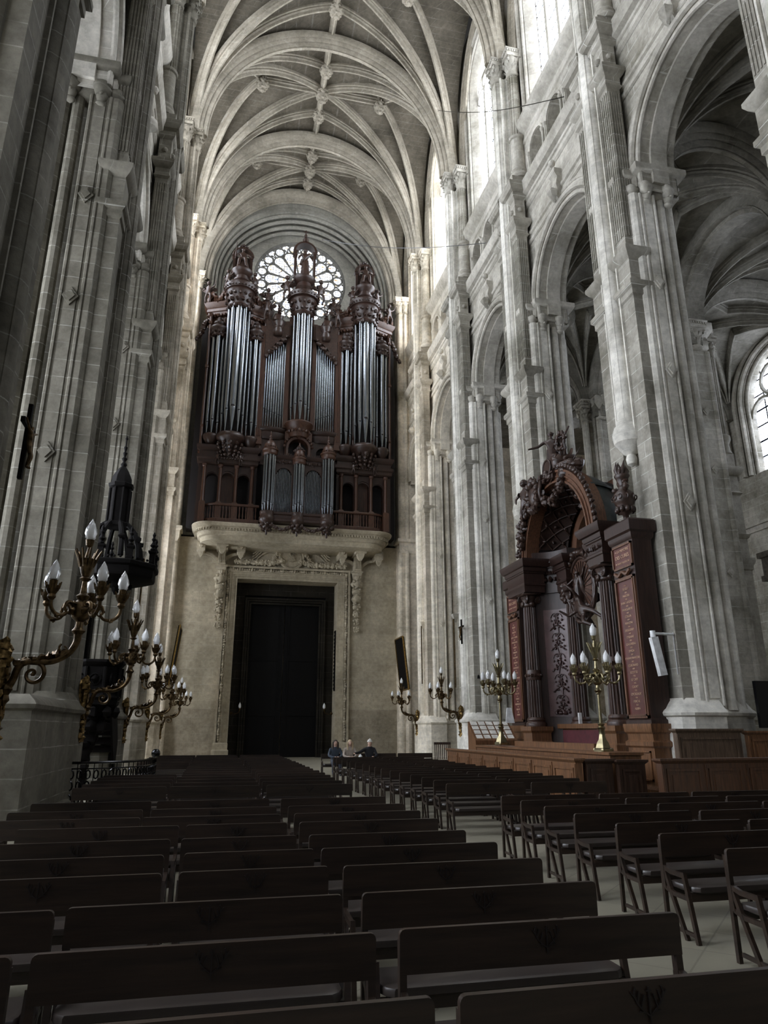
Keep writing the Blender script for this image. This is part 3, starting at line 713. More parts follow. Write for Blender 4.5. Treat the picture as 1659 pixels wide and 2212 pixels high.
for x,lab in ((-1.85,'far left'),(.75,'left inner'),(7.6,'right inner'),(10.15,'far right')):
    E=empty('wall_bracket',(x,YW,12.6),'small stone bracket with rosette under the gallery, %s'%lab,'bracket',kind='structure')
    g=G(); g.mould(x-.24,x+.24,YW-1.3,YW,[(12.95,-.02),(13.0,.03),(13.55,.03)]); g.blob((x,YW-1.38,13.28),.13,4); g.mould(x-.17,x+.17,YW-1.25,YW-.9,[(12.55,-.15),(12.7,-.04),(12.95,.02)])
    dx=1 if x in(-1.85,7.6) else -1
    P=[(x+dx*.2+dx*.9*(1-cos(t)),YW-.35,12.2+.95*sin(t)) for t in [PI/2*k/8 for k in range(9)]]
    g.sweep([(x+dx*(1.15-1.0*(1-cos(t))),YW-.3,12.0+.95*sin(t)) for t in [PI/2*k/8 for k in range(9)]],[(-.12,0),(.12,0),(.12,.2),(-.12,.2)],(0,0,1))
    g.build('bracket_block',M['west'],E)
E=empty('wall_medallion',(4.2,YW,13.1),'round carved stone medallion with letters above the doorway','carving',kind='structure')
g=G(); c=(4.2,YW-.22,13.05); g.disc((c[0],YW-.2,c[2]),.72,.2,'y',32); g.torus((c[0],YW-.22,c[2]),.8,.1,'y',32,8); g.torus((c[0],YW-.24,c[2]),.66,.03,'y',32,5)
for i in range(40): a=2*PI*i/40; g.ball((c[0]+.73*cos(a),YW-.27,c[2]+.73*sin(a)),.035,5,4)
g.build('medallion_disc',M['west'],E)
def text(s_,size,loc,rot,mat,name='lettering',parent=None,ext=.01,align='CENTER'):
    cu=bpy.data.curves.new(name,'FONT'); cu.body=s_; cu.size=size; cu.extrude=ext; cu.align_x=align; cu.align_y='CENTER'
    o=bpy.data.objects.new(name,cu); C.objects.link(o); bpy.context.view_layer.update()
    me=bpy.data.meshes.new_from_object(o.evaluated_get(bpy.context.evaluated_depsgraph_get())); bpy.data.objects.remove(o)
    o=bpy.data.objects.new(name,me); C.objects.link(o); me.materials.clear(); me.materials.append(mat)
    L=Vector(loc); p=parent
    while p is not None: L-=p.location; p=p.parent
    o.location=L; o.rotation_euler=rot
    if parent: o.parent=parent
    return o
text('S',1.0,(4.2,YW-.27,13.05),(PI/2,0,0),M['west'],'monogram',E,.09); text('E',.7,(4.32,YW-.26,13.0),(PI/2,0,.0),M['west'],'monogram',E,.07)
g=G()
P=[(.55+.27*i,YW-.28,12.55+(.02 if i<9 else .06*(i-8)**1.15)) for i in range(12)]
blobchain(g,P,.19,5); blobchain(g,[(8.4-(p[0]-0),p[1],p[2]) for p in P],.19,50); g.build('festoon',M['west'],E)
g=G()
for s_ in (-1,1):
    for k in range(5):
        P=[(4.2+s_*(.85+.45*t*4),YW-.12-.05*k,13.2+.18*k+.75*sin(min(1,t*1.1)*PI)*(.55+.12*k)-.55*t) for t in [q/10 for q in range(11)]]
        g.tube(P,[.09*(1-abs(.5-q/10)) for q in range(11)],5)
    blobchain(g,[(4.2+s_*(.8+.1*k),YW-.25,13.55-.16*k) for k in range(6)],.13,80)
g.build('palm_branch',M['west'],E)
# --- organ gallery (stone balcony)
E=empty('organ_gallery',(CX,45.5,13),'curved pale stone gallery with dentil cornice carrying the organ','balcony',kind='structure')
def gal_plan(o=0,n=8):
    P=[]; xl,xr,yf,rr=-1.3-o,9.65+o,44.55-o,1.15
    P.append((xl-.9,YW)); P.append((xl-.9,46.3))
    for i in range(n+1):
        a=PI-PI/2*i/n*-1; a=PI+PI/2*i/n; P.append((xl+.25+(1.15)*cos(a),yf+1.4+1.4*sin(a)))
    for i in range(n+1):
        a=1.5*PI+PI/2*i/n; P.append((xr-.25+(1.15)*cos(a),yf+1.4+1.4*sin(a)))
    P.append((xr+.9,46.3)); P.append((xr+.9,YW)); return P
g=G(); R=[]
for z,o in [(13.35,-.55),(13.4,-.45),(13.45,-.25),(13.75,-.22),(13.8,-.1),(13.95,-.06),(14.0,-.0),(14.15,.02),(14.17,.1),(14.25,.1),(14.3,.22),(14.42,.32),(14.5,.34),(14.5,-.1)]:
    R.append([(x,y,z) for x,y in gal_plan(o)])
g.loft(R); g.build('gallery_slab',M['west'],E)
g=G(); P=gal_plan(.1,14); 
def along(P,step):
    out=[]; acc=0
    for a,b_ in zip(P,P[1:]):
        d=math.hypot(b_[0]-a[0],b_[1]-a[1])
        while acc<d:
            t=acc/d; out.append((a[0]+(b_[0]-a[0])*t,a[1]+(b_[1]-a[1])*t,math.atan2(b_[1]-a[1],b_[0]-a[0]))); acc+=step
        acc-=d
    return out
for x,y,a in along(P,.19):
    g.m=Matrix.Translation((x,y,0))@Matrix.Rotation(a,4,'Z'); g.box(-.055,.055,-.06,.06,14.02,14.16); g.m=None
g.build('dentils',M['west'],E)
# --- aisles
def aisle(s):
    X=side(s); rt=empty('ceiling',(X(9),25,20),kind='structure'); struct(rt,'dark ribbed vaults of the %s aisles'%('right' if s>0 else 'left'),'ceiling')
    for (x0,x1) in ((2.35,8.3),(9.5,18.0)) if s>0 else ((2.35,8.3),):
        xm=(x0+x1)/2; hx=(x1-x0)/2
        for i in range(5):
            a=([1.96]+PC)[i]; b_=PC[i]; 
            a,b_=(([1.96]+PC)[i],PC[i]) if i<4 else (PC[3],PC[4])
            if i==4: a,b_=PC[3],PC[4]
            yc=(a+b_)/2; hy=(b_-a)/2
            f=lambda m: 19.9+3.5*math.sqrt(max(0,1-min(1,abs(m))**2))
            n=12; us=[-1+2*k/n for k in range(n+1)]; us=[math.copysign(1-(1-abs(u))**1.5,u) for u in us]
            g=G(); g.add([(X(xm+u*hx),yc+v*hy,f(min(abs(u),abs(v)))+.1) for u in us for v in us],[(p*(n+1)+q,(p+1)*(n+1)+q,(p+1)*(n+1)+q+1,p*(n+1)+q+1) for p in range(n) for q in range(n)])
            g.build('aisle_vault_web',M['aisle'],rt,ang=30)
            g=G()
            for su in (-1,1):
                for sv in (-1,1):
                    for q in ((0,0),(0,sv*.45),(su*.45,0)):
                        P=[]
                        for k in range(11):
                            e=1-cos(k/10*PI/2); u=su*.96+(q[0]-su*.96)*e; v=sv*.96+(q[1]-sv*.96)*e; P.append((X(xm+u*hx),yc+v*hy,f(min(abs(u),abs(v)))))
                        g.sweep(P,[(p_*.8,q_*.8) for p_,q_ in RIB],(0,0,1))
            g.lathe(X(xm),yc,[(22.2,.05),(22.4,.3),(22.7,.4),(23.3,.35)],8)
            g.build('aisle_ribs',M['aisle'],rt)
        if s>0 and x0<3:
            g=G()
            for xx in (8.25,9.55): arch_wall(g,lambda a,z,d:(X(xx),a,z),1.96,PC[4],18.7,24.1,[((([1.96]+PC)[q]+PC[q])/2,3.0,18.7,19.9,1) for q in range(5)],0,18)
            for q in range(5):
                c_=(([1.96]+PC)[q]+PC[q])/2; arch_mould(g,lambda a,z,d:(X(8.9+d),a,z),c_,3.0,18.7,19.9,[(0,-.7),(0,.7),(.06,.7),(.06,-.7)],1,18); arch_mould(g,lambda a,z,d:(X(8.9+d),a,z),c_,2.85,18.7,19.9,[(0,-.3),(0,.3),(.15,.4),(.15,-.4)],1,18)
            g.build('aisle_arcade',M['aisle'],rt)
        for y in PC:
            g=G(); P=[(X(xm-hx*cos(PI*k/20)),y,19.8+3.1*sin(PI*k/20)) for k in range(21)]
            g.sweep(P,[(p_*.9,q_*.9) for p_,q_ in TRV],[(-s*cos(PI*k/20),0,sin(PI*k/20)) for k in range(21)]); g.build('aisle_arch',M['aisle'],rt)
    return rt
aisle(1); aisle(-1)
# second row of piers in right aisle
def aisle_pier(c,x0,label):
    X=lambda x:11.5+x0+x
    E=empty('aisle_pier',(X(.6),c,0),label,'pillar',kind='structure')
    g=G(); P=[(X(x),c+y) for x,y in [(-.5,-.5),(0,-1),(1.2,-1),(1.7,-.5),(1.7,.5),(1.2,1),(0,1),(-.5,.5)]]
    g.pmould(P,[(0,.08),(.25,.08),(.3,0),(2.0,0),(2.08,.08),(2.19,.05),(2.45,-.2)]); g.build('base',M['stone'],E)
    g=G(); rbox(g,X,-.1,1.3,c-.6,c+.6,2.2,20); rbox(g,X,.15,1.05,c-.85,c+.85,2.2,18.5)
    for sx in (-.15,1.35): g.lathe(X(sx),c,[(2.2,.35),(18.5,.32)],12)
    for sx in (.05,1.15):
        for sy in (-1,1): g.lathe(X(sx),c+sy*.78,[(2.2,.17),(18.5,.15)],10)
    g.build('shaft',M['stone'],E)
    for sx in (-.55,1.75):   # engaged orders on the faces
        g=G(); rmould(g,X,sx-.22,sx+.22,c-.55,c-.1,[(2.2,0),(8.2,0),(8.25,.05),(8.4,.05),(8.6,.14),(8.75,.14),(8.8,0),(9.6,0),(9.65,.06),(9.8,.12),(9.85,0),(11.6,0),(11.7,.1),(11.8,0),(12.5,0),(12.55,.1),(12.75,.22),(12.9,.22),(13,.0),(13.6,0)])
        g.lathe(X(sx),c-.32,[(13.6,.3),(13.8,.22),(14.1,.2),(14.3,.3),(14.45,.3),(14.55,.2)],12); g.fluted(X(sx),c-.32,.19,14.5,18.6,12); g.build('engaged_column',M['stone_plain'],E)
        g=G(); capital(g,X(sx),c-.32,.19,18.5,19.6); g.build('column_capital',M['stone_plain'],E)
    g=G(); pr=[(18.5,-.05),(18.6,.05),(19.0,.05),(19.1,.0),(19.5,.25),(19.9,.25)]; rmould(g,X,.05,1.15,c-.9,c+.9,pr); capital(g,X(-.2),c,.34,18.5,19.9); capital(g,X(1.4),c,.34,18.5,19.9)
    for sy in (-1,1): capital(g,X(.6),c+sy*.8,.3,18.5,19.9)
    g.build('capital',M['stone_plain'],E)
    g=G()
    for z in (8.0,12.6,15.4): diamond(g,X,.6,c-.88,z,.22,'y')
    g.build('diamond_boss',M['stone_plain'],E)
    return E
ap=None
for i,c in enumerate(PC):
    lab='pale stone pier between the two right aisles, '+['out of sight beside the camera','nearest, behind the low oak screen','seen right of the big nave pier','seen through the second arch','farthest of its row'][i]
    if ap is None: ap=aisle_pier(c,8.4,lab)
    else: dup(ap,(ap.location.x,c,0),lab)
wo=empty('wall_right',(29.8,25,0),kind='structure'); struct(wo,'outer chapel wall of the right aisle with arched windows','wall')
g=G(); mpo=lambda a,z,d:(29.6+d,a,z)
ops=[((([1.96]+PC)[i]+PC[i])/2,2.95,15.9,20.2,1) for i in range(5)]
arch_wall(g,mpo,1,50,0,24.5,ops,1.0,20); g.build('outer_wall',M['stone'],wo)
g=G(); g.box(29.45,29.6,1,50,12.6,12.9); g.box(29.3,29.6,1,50,12.9,13.05); g.build('string_course',M['stone_plain'],wo)
for i,(c,w_,zb,zs,k) in enumerate(ops):
    wn=empty('window_%d'%(20+i),(29.9,c,zb),kind='structure'); struct(wn,'bright round-arched chapel window with tracery beyond the right aisle, number %d from the camera'%(i+1),'window')
    fr=G()
    for r0,d0,rr in ((.15,-.1,.14),(.5,-.2,.16),(-.1,.2,.1)): arch_mould(fr,mpo,c,w_,zb,zs,[(r0+rr*cos(2*PI*j/8),d0+rr*sin(2*PI*j/8)) for j in range(8)],1,20)
    lw=2*w_/3
    for j in (1,2): fr.mould(30.1,30.35,c-w_+j*lw-.11,c-w_+j*lw+.11,[(zb,0),(zs+.1,0)])
    for j in range(3): arch_mould(fr,lambda a,z,d:(30.2+d,a,z),c-w_+(j+.5)*lw,lw/2-.08,zs-.7,zs-.7,[(0,-.12),(0,.12),(.16,.12),(.16,-.12)],1,12)
    for j in (-1,1): fr.torus((30.2,c+j*1.0,zs+1.15),.95,.12,'x',20,6)
    fr.torus((30.2,c,zs+2.3),.4,.1,'x',14,6)
    fr.build('tracery',M['stone_plain'],wn)
    g=G(); P=[(c-w_,zb)]+arch_pts(c,w_,zs,18)+[(c+w_,zb)]; g.add([(30.4,a,z) for a,z in P],[tuple(range(len(P)))]); g.build('glass',M['glass_low'],wn,ang=0)
g=G(); g.box(-16,30,50,50.3,0,26); struct(g.build('wall_west',M['stone'],ang=0),'west end wall of the side aisles','wall')
gl_=glassy('added aisle glass',17.0,(1,.99,.96),bars=(.9,.4))  # unseen left aisle windows, added to light the right piers low down
g=G(); lops=[((([1.96]+PC)[i]+PC[i])/2,2.6,4.5,14.5,1) for i in range(5)]+[(44.6,1.6,4.5,14.5,1)]
arch_wall(g,lambda a,z,d:(-10-d,a,z),2.5,50,0,20.5,lops,.6,16); lw_=g.build('wall_left',M['stone']); struct(lw_,'outer wall of the left aisle with added tall windows','wall')
for i,(c,w_,zb,zs,k) in enumerate(lops):
    g=G(); P=[(c-w_,zb)]+arch_pts(c,w_,zs,16)+[(c+w_,zb)]; g.add([(-10.5,a,z) for a,z in P],[tuple(range(len(P)))]); wn=struct(g.build('window_%d'%(50+i),gl_,ang=0),'added unseen window of the left aisle, lighting the nave, bay %d'%(i+1),'window')
    g=G()
    for q in (-.33,.33): g.box(-10.45,-10.2,c+q*w_-.1,c+q*w_+.1,zb,zs+w_*.9)
    g.build('mullions',M['stone_plain'],wn)
# keep sky out above aisles
for s in (1,-1):
    X=side(s); g=G(); rbox(g,X,2.3,19 if s>0 else 7.3,1.5,50,24.0,24.2); g.build('ceiling',M['aisle'],ang=0)['kind']='structure'
# chapel with gilded arch under the chapel window
E=empty('chapel_arch',(29.4,30,0),'dark gilded round arch of the side chapel below the bright window','arch',kind='structure')
g=G(); mpc=lambda a,z,d:(29.5+d,a,z)
for k,(r0,d0) in enumerate(((0,-.15),(.3,-.3),(.62,-.2))): arch_mould(g,mpc,29.4,2.3,0,6.3,[(r0+.13*cos(2*PI*j/6),d0+.13*sin(2*PI*j/6)) for j in range(6)],1,20)
for r in (.15,.46):
    for i in range(60):
        a=PI*i/59; g.ball((29.2,29.4-(2.3+r)*cos(a),6.3+(2.3+r)*sin(a)),.085,5,4)
    for i in range(45):
        for q in (-1,1): g.ball((29.2,29.4+q*(2.3+r),.3+i*.135),.06,5,4)
g.build('gilded_mouldings',M['bronze'],E)
g=G(); arch_wall(g,lambda a,z,d:(29.42+d,a,z),26.3,32.6,0,9.6,[(29.4,2.3,0,6.3,1)],.1,20); g.box(29.1,29.5,26.2,32.7,9.6,9.9); g.box(29.0,29.5,26.2,32.7,10.9,11.2); g.box(29.2,29.5,26.3,32.6,9.9,10.9)
g.build('painted_panel',simple('painted chapel panel',(.05,.042,.03),.5,0,.4,5),E)
# amber side-aisle window seen between piers
for z0,z1 in ((4.2,6.6),(2.2,3.5)):
    g=G(); P=[(20.95,z0),(21.6,z0),(21.6,z1)]+[(21.275+.325*cos(PI*k/8),z1+.1*sin(PI*k/8)) for k in range(1,8)]+[(20.95,z1)]
    g.add([(x,49.9,z) for x,z in P],[tuple(range(len(P)))]); wn=g.build('window_%d'%(40+int(z0)),M['amber'],ang=0); struct(wn,'small amber stained glass light glimpsed past the canopy, %s one'%('upper' if z0>3 else 'lower'),'window')
# ---------------------------------------------------------------- figures
def skin(points,edges,radii,sub=2):
    me=bpy.data.meshes.new('tmp'); me.from_pydata([tuple(p) for p in points],edges,[]); o=bpy.data.objects.new('tmp',me); C.objects.link(o)
    m=o.modifiers.new('s','SKIN'); sk=me.skin_vertices[0].data
    for i,r in enumerate(radii): sk[i].radius=(r,r) if not isinstance(r,tuple) else r
    sk[0].use_root=True
    if sub: q=o.modifiers.new('b','SUBSURF'); q.levels=sub; q.render_levels=sub
    bpy.context.view_layer.update()
    ev=o.evaluated_get(bpy.context.evaluated_depsgraph_get()); m2=ev.to_mesh()
    v=[tuple(x.co) for x in m2.vertices]; f=[tuple(p.vertices) for p in m2.polygons]
    ev.to_mesh_clear(); bpy.data.objects.remove(o); bpy.data.meshes.remove(me)
    return v,f
def body(la=((.13,0,.80),(.2,-.03,.66),(.2,-.13,.55)),ra=((-.13,0,.80),(-.2,-.03,.66),(-.2,-.13,.55)),ll=((.06,0,.5),(.07,-.02,.27),(.07,.02,.03)),rl=((-.06,0,.5),(-.07,-.04,.27),(-.07,0,.03)),head=(0,-.01,.93),tors=1.0,sub=2,feet=True,hips=(0,0,.52)):
    """unit-height body facing -Y as one skinned surface; arms = shoulder, elbow, wrist"""
    hx,hy,hz=hips
    P=[(hx,hy,hz),(hx*.5,hy*.5,.62),(0,0,.75),(0,0,.845),head]; Rr=[.075*tors,.065*tors,.085*tors,.032,.055]
    Ed=[(0,1),(1,2),(2,3),(3,4)]
    for arm in (la,ra):
        n=len(P); P+=list(arm); Rr+=[.036,.028,.02]; Ed+=[(2,n),(n,n+1),(n+1,n+2)]
        w=Vector(arm[2]); d=(w-Vector(arm[1])).normalized(); k=len(P)
        P.append(tuple(w+d*.045)); Rr.append((.022,.014)); Ed.append((n+2,k))
    for leg in (ll,rl):
        n=len(P); P+=list(leg); Rr+=[.055,.04,.026]; Ed+=[(0,n),(n,n+1),(n+1,n+2)]
        if feet: P.append((leg[2][0],leg[2][1]-.09,leg[2][2]-.01)); Rr.append(.022); Ed.append((n+2,n+3))
    return skin(P,Ed,Rr,sub)
def face(g,c,r,hair=True,n=10):
    """nose, brow, ears, hair cap on a head centred c facing -Y"""
    g.ball((c[0],c[1]-r*.95,c[2]-r*.05),r*.16,6,5,(.7,1,1.4))
    for s_ in (-1,1): g.ball((c[0]+s_*r*.92,c[1],c[2]),r*.2,6,4,(.5,.8,1.3)); g.ball((c[0]+s_*r*.34,c[1]-r*.86,c[2]+r*.12),r*.12,6,4)
    g.ball((c[0],c[1]-r*.84,c[2]-r*.5),r*.18,6,4,(1.3,.6,.4))
    if hair:
        for k in range(9):
            a=PI*k/8; g.blob((c[0]+r*.75*cos(a),c[1]+r*.35*sin(a)+r*.1,c[2]+r*.45),r*.42,k,6,5,.25)
        g.ball((c[0],c[1]+r*.2,c[2]+r*.25),r*1.02,8,6)
def robe(g,z0,z1,r0,r1,seed=0,tilt=(0,0),n=30):
    rd=random.Random(seed); ph=[rd.random()*6 for _ in range(4)]; R=[]
    for k in range(7):
        t=k/6; z=z0+(z1-z0)*t; r=r0+(r1-r0)*(t**.8); ring=[]
        for i in range(n):
            a=2*PI*i/n; q=r*(1+.10*(1-t*.6)*sin(7*a+ph[0]+t*1.5)+.06*sin(11*a+ph[1]-2*t))
            ring.append((tilt[0]*(1-t)+q*cos(a),tilt[1]*(1-t)+q*.8*sin(a),z))
        R.append(ring)
    g.loft(R)
_cache={}
def statue(g,x,y,z,h,pose='stand',rot=0,seed=0):
    if pose not in _cache:
        q=G()
        if pose=='stand': v,f=body(); q.add(v,f); robe(q,0,.6,.15,.09,1); q.sweep([(.12,-.06,.8),(0,-.11,.66),(-.1,-.05,.55),(-.12,.08,.5)],[(-.05,0),(.05,0),(.03,.03),(-.03,.03)],(0,-1,0))
        elif pose=='orator': v,f=body(la=((.13,0,.81),(.27,-.04,.86),(.36,-.06,1.0)),ra=((-.13,0,.80),(-.26,-.05,.7),(-.4,-.12,.66))); q.add(v,f); robe(q,0,.62,.17,.1,2,(.05,0)); q.sweep([(.15,-.03,.82),(.2,-.05,.7),(.16,.02,.5),(.2,.1,.3)],[(-.06,0),(.06,0),(.03,.04),(-.03,.04)],(0,-1,0))
        elif pose=='sit': v,f=body(la=((.13,0,.62),(.22,-.08,.5),(.12,-.2,.5)),ra=((-.13,0,.62),(-.24,-.02,.52),(-.22,-.14,.66)),ll=((.07,-.02,.34),(.09,-.22,.34),(.09,-.22,.06)),rl=((-.07,-.02,.34),(-.1,-.2,.3),(-.12,-.26,.04)),head=(0,-.02,.8),hips=(0,0,.36)) if False else skin([(0,0,.36),(0,0,.48),(0,0,.6),(0,-.01,.69),(0,-.02,.78),(.13,0,.64),(.23,-.07,.52),(.12,-.2,.48),(-.13,0,.64),(-.24,-.04,.52),(-.22,-.18,.62),(.08,-.22,.36),(.1,-.24,.05),(.1,-.32,.03),(-.1,-.2,.32),(-.13,-.26,.05),(-.13,-.34,.03)],
                [(0,1),(1,2),(2,3),(3,4),(2,5),(5,6),(6,7),(2,8),(8,9),(9,10),(0,11),(11,12),(12,13),(0,14),(14,15),(15,16)],[.1,.08,.09,.035,.06,.042,.033,.025,.042,.033,.025,.065,.04,.025,.065,.04,.025]); q.add(v,f); robe(q,0,.34,.2,.15,3,(0,-.12)); q.box(-.16,.16,-.05,.17,0,.32); q.tube([(-.24,-.2,.3),(-.22,-.18,.95)],.012)
        elif pose=='putto': v,f=body(la=((.13,0,.74),(.26,-.02,.84),(.3,-.05,1.0)),ra=((-.13,0,.74),(-.25,0,.64),(-.18,-.1,.52)),ll=((.08,0,.46),(.12,-.08,.27),(.1,.04,.04)),rl=((-.07,0,.46),(-.1,-.04,.25),(-.1,0,.03)),tors=1.25,head=(0,-.02,.95)); q.add(v,f); q.ball((0,-.03,.95),.085,10,8); 
        if pose!='putto': face(q,(0,-.01,.93) if pose!='sit' else (0,-.02,.78),.058)
        else:
            face(q,(0,-.03,.95),.085)
            for s_ in (-1,1): q.loft([[(s_*.03,.09,.72),(s_*.03,.1,.66),(s_*.04,.1,.6)],[(s_*.2,.16,.86),(s_*.22,.17,.74),(s_*.18,.15,.62)],[(s_*.3,.2,.82),(s_*.31,.21,.78),(s_*.29,.2,.7)]],True,True)
        _cache[pose]=q
    g.merge(_cache[pose],Matrix.Translation((x,y,z))@Matrix.Rotation(rot,4,'Z')@Matrix.Scale(h,4))
# ---------------------------------------------------------------- organ
OR=empty('pipe_organ',(CX,44.8,14.5),'great carved walnut pipe organ with three tall round towers on the stone gallery','organ',)
def ob(g,n,m=None,par=None,**k): return g.build(n,m or M['organ'],par or OR,**k)
def pipe(x,y,r,z0,fh,z1,par,name='organ_pipe',mouth=True):
    g=G(); g.lathe(x,y,[(z0,r*.18),(z0+.02,r*.2),(z0+fh,r*.98),(z0+fh+.01,r),(z1,r)],12)
    if mouth:
        zm=z0+fh
        g.loft([[(x+r*1.03*cos(a),y+r*1.03*sin(a),z) for a in [-PI/2+q*.55 for q in (-1,-.5,0,.5,1)]]+[(x+r*.8*cos(a),y+r*.8*sin(a),z) for a in [-PI/2+q*.55 for q in (1,.5,0,-.5,-1)]] for z in (zm-.5*r,zm-.35*r)])
        P=[(x+r*1.02*cos(-PI/2+q*.6),y+r*1.02*sin(-PI/2+q*.6),zm+.4*r+ (1.6*r)*math.sqrt(max(0,1-q*q))) for q in [-1+k/5 for k in range(11)]]
        g.tube(P,r*.07,4)
    nf=len(g.f); zm=z0+fh; A=[-PI/2+q*.5 for q in (-1,-.5,0,.5,1)]
    g.add([(x+r*1.012*cos(a),y+r*1.012*sin(a),z) for z in (zm-.3*r,zm+.25*r) for a in A],[(i,i+1,i+6,i+5) for i in range(4)])
    o=g.build(name,M['tin'],par); o.data.materials.append(M['organ_dark'])
    for p_ in list(o.data.polygons)[nf:]: p_.material_index=1
    return o
def mouthdark(*a): pass
def tower(x,y,R,z0,z1,npp,rp,bowl,crown,par,fh=1.4,name='pipe_tower'):
    # pipes round a half circle
    mats=[]
    angs=[-PI/2+(k-(npp-1)/2)*(PI*.82/max(1,npp-1)) for k in range(npp)]
    for k,a in enumerate(angs):
        rr=rp[k] if isinstance(rp,(list,tuple)) else rp
        px_,py_=x+(R-rr)*cos(a),y+(R-rr)*sin(a)
        p=pipe(px_,py_,rr,z0,fh*(1-.12*abs(k-(npp-1)/2)),z1,par)
        mouthdark(px_,py_,rr,z0+fh*(1-.12*abs(k-(npp-1)/2)),p)
    g=G(); g.lathe(x,y,[(z,r*R) for z,r in bowl],20); return g
def carved_ring(g,x,y,z,R,r,n,seed=0,half=False):
    for k in range(n):
        a=2*PI*k/n; g.blob((x+R*cos(a),y+R*sin(a),z),r,k+seed,6,5,.3)
YO=45.0
g=G(); g.box(-2.95,11.25,46.1,47.2,14.5,29.6); g.box(-2.6,10.9,45.6,46.2,19.6,29.3); g.box(1.2,7.1,46.0,47.2,14.5,30.2); ob(g,'case_back',M['organ_dark'])
for tx,nm in ((-.45,'left'),(8.77,'right')):
    T=empty('pipe_tower',(0,0,0)); T.parent=OR; T.location=(tx-CX,0,0)
    base=T
    z0=20.85
    g=tower(tx,YO,.84,z0,30.85,5,[.12,.155,.25,.155,.12],[(18.95,.08),(19.1,.12),(19.35,.4),(19.8,.62),(20.0,.8),(20.3,.95),(20.45,1.12),(20.6,1.18),(20.75,1.12),(20.85,1.05)],None,T,1.9)
    for k in range(5):
        for j in range(4): g.blob((tx+(.55+.1*j)*cos(-PI/2+(k-2)*.55),YO+(.55+.1*j)*sin(-PI/2+(k-2)*.55),19.3+.25*j),.13,k*5+j,6,5,.35)
    g.build('tower_bowl',M['carve'],T)
    g=G(); g.lathe(tx,YO,[(30.5,.8),(30.7,.92),(30.8,.86),(31.3,.9),(31.8,1.0),(31.9,1.06),(32.0,1.02),(32.05,1.12),(32.3,1.22),(32.4,1.22),(32.45,.9),(32.6,.62),(32.9,.5),(33.0,.62),(33.1,.62),(33.15,.5),(33.4,.5),(33.6,.74),(33.75,.8),(33.85,.8),(33.87,.1)],22)
    carved_ring(g,tx,YO,31.1,.92,.15,14); carved_ring(g,tx,YO,31.6,.98,.13,16,5); carved_ring(g,tx,YO,30.62,.86,.12,16,9); carved_ring(g,tx,YO,32.15,1.2,.06,30,3)
    g.build('tower_crown',M['organ'],T)
    g=G(); statue(g,tx,YO-.15,33.87,2.3,'sit'); g.build('statue',M['carve'],T)
    g=G()
    for q in (-1,1): g.mould(tx+q*.62-.09,tx+q*.62+.09,YO+.15,YO+.4,[(33.85,.04),(34.0,0),(35.2,0),(35.25,.06),(35.4,.1)])
    P=[(tx-.62*cos(PI*k/14),YO+.28,35.35+.62*sin(PI*k/14)) for k in range(15)]
    g.sweep(P,[(-.28,0),(-.28,.12),(-.2,.18),(.2,.18),(.28,.12),(.28,0)],[(-cos(PI*k/14),0,sin(PI*k/14)) for k in range(15)])
    g.box(tx-.62,tx+.62,YO+.42,YO+.5,33.85,35.5)
    for k in range(5): g.blob((tx+(k-2)*.14,YO+.2,36.2+.1*(2-abs(k-2))),.1,k)
    g.build('statue_niche',M['organ'],T)
    # flanking small towers
    for sx in (-1.3,1.31):
        x=tx+sx; y=YO+.2
        S=empty('small_tower',(sx,.2,0)); S.parent=T
        g=tower(x,y,.46,20.85,28.5,3,[.12,.16,.12],[(19.8,.1),(20.0,.35),(20.2,.75),(20.4,1.0),(20.6,1.15),(20.75,1.2),(20.85,1.1)],None,T,1.0)
        g.build('small_bowl',M['carve'],T)
        g=G(); g.lathe(x,y,[(28.3,.45),(28.45,.52),(28.5,.48),(28.75,.5),(28.9,.58),(29.0,.62),(29.1,.6),(29.15,.45),(29.3,.36),(29.4,.42),(29.5,.42),(29.55,.25),(29.8,.1),(29.95,.14),(30.05,.02)],16); carved_ring(g,x,y,28.65,.5,.1,12); carved_ring(g,x,y,28.35,.48,.08,12,3); g.build('small_crown',M['organ'],T)
        bpy.data.objects.remove(S)
    # case posts and entablature
    g=G()
    for sx in (-.98,.98,-1.95,1.95,-.72,.72):
        g.mould(tx+sx-.1,tx+sx+.1,YO+.25,YO+.75,[(19.6,.05),(19.9,.05),(19.95,0),(30.2,0),(30.3,.05)]); 
        for z in (21.5,26,29.5): g.blob((tx+sx,YO+.2,z),.13,int(z))
        g.lathe(tx+sx,YO+.25,[(20,.1),(30,.09)],8)
    g.box(tx-2.0,tx+2.0,YO+.75,YO+.85,19.6,30.3)
    g.build('case_posts',M['organ_red'],T)
    g=G()
    for q in (-1,1):
        pts=[(tx+q*.8,YO+.1),(tx+q*2.25,YO+.75),(tx+q*2.25,YO+1.6),(tx+q*.8,YO+1.6)]
        if q<0: pts=pts[::-1]
        g.pmould(pts,[(29.6,-.2),(29.8,-.1),(30.6,-.05),(30.65,.05),(30.8,.05),(30.9,.0),(31.0,.12),(31.2,.25),(31.35,.3),(31.4,.0),(32.1,-.3)])
        for k in range(6): g.blob((tx+q*(1.0+.22*k),YO+.12+.1*k,30.25),.14,k,6,5,.35)
    for q in (-1,1):
        for k in range(12): g.blob((tx+q*(.9+.12*k),YO+.15+.05*k,31.75+.35*sin(k*.9)),.2,k+70,6,5,.4)
    g.build('entablature',M['organ_red'],T)
    g=G()
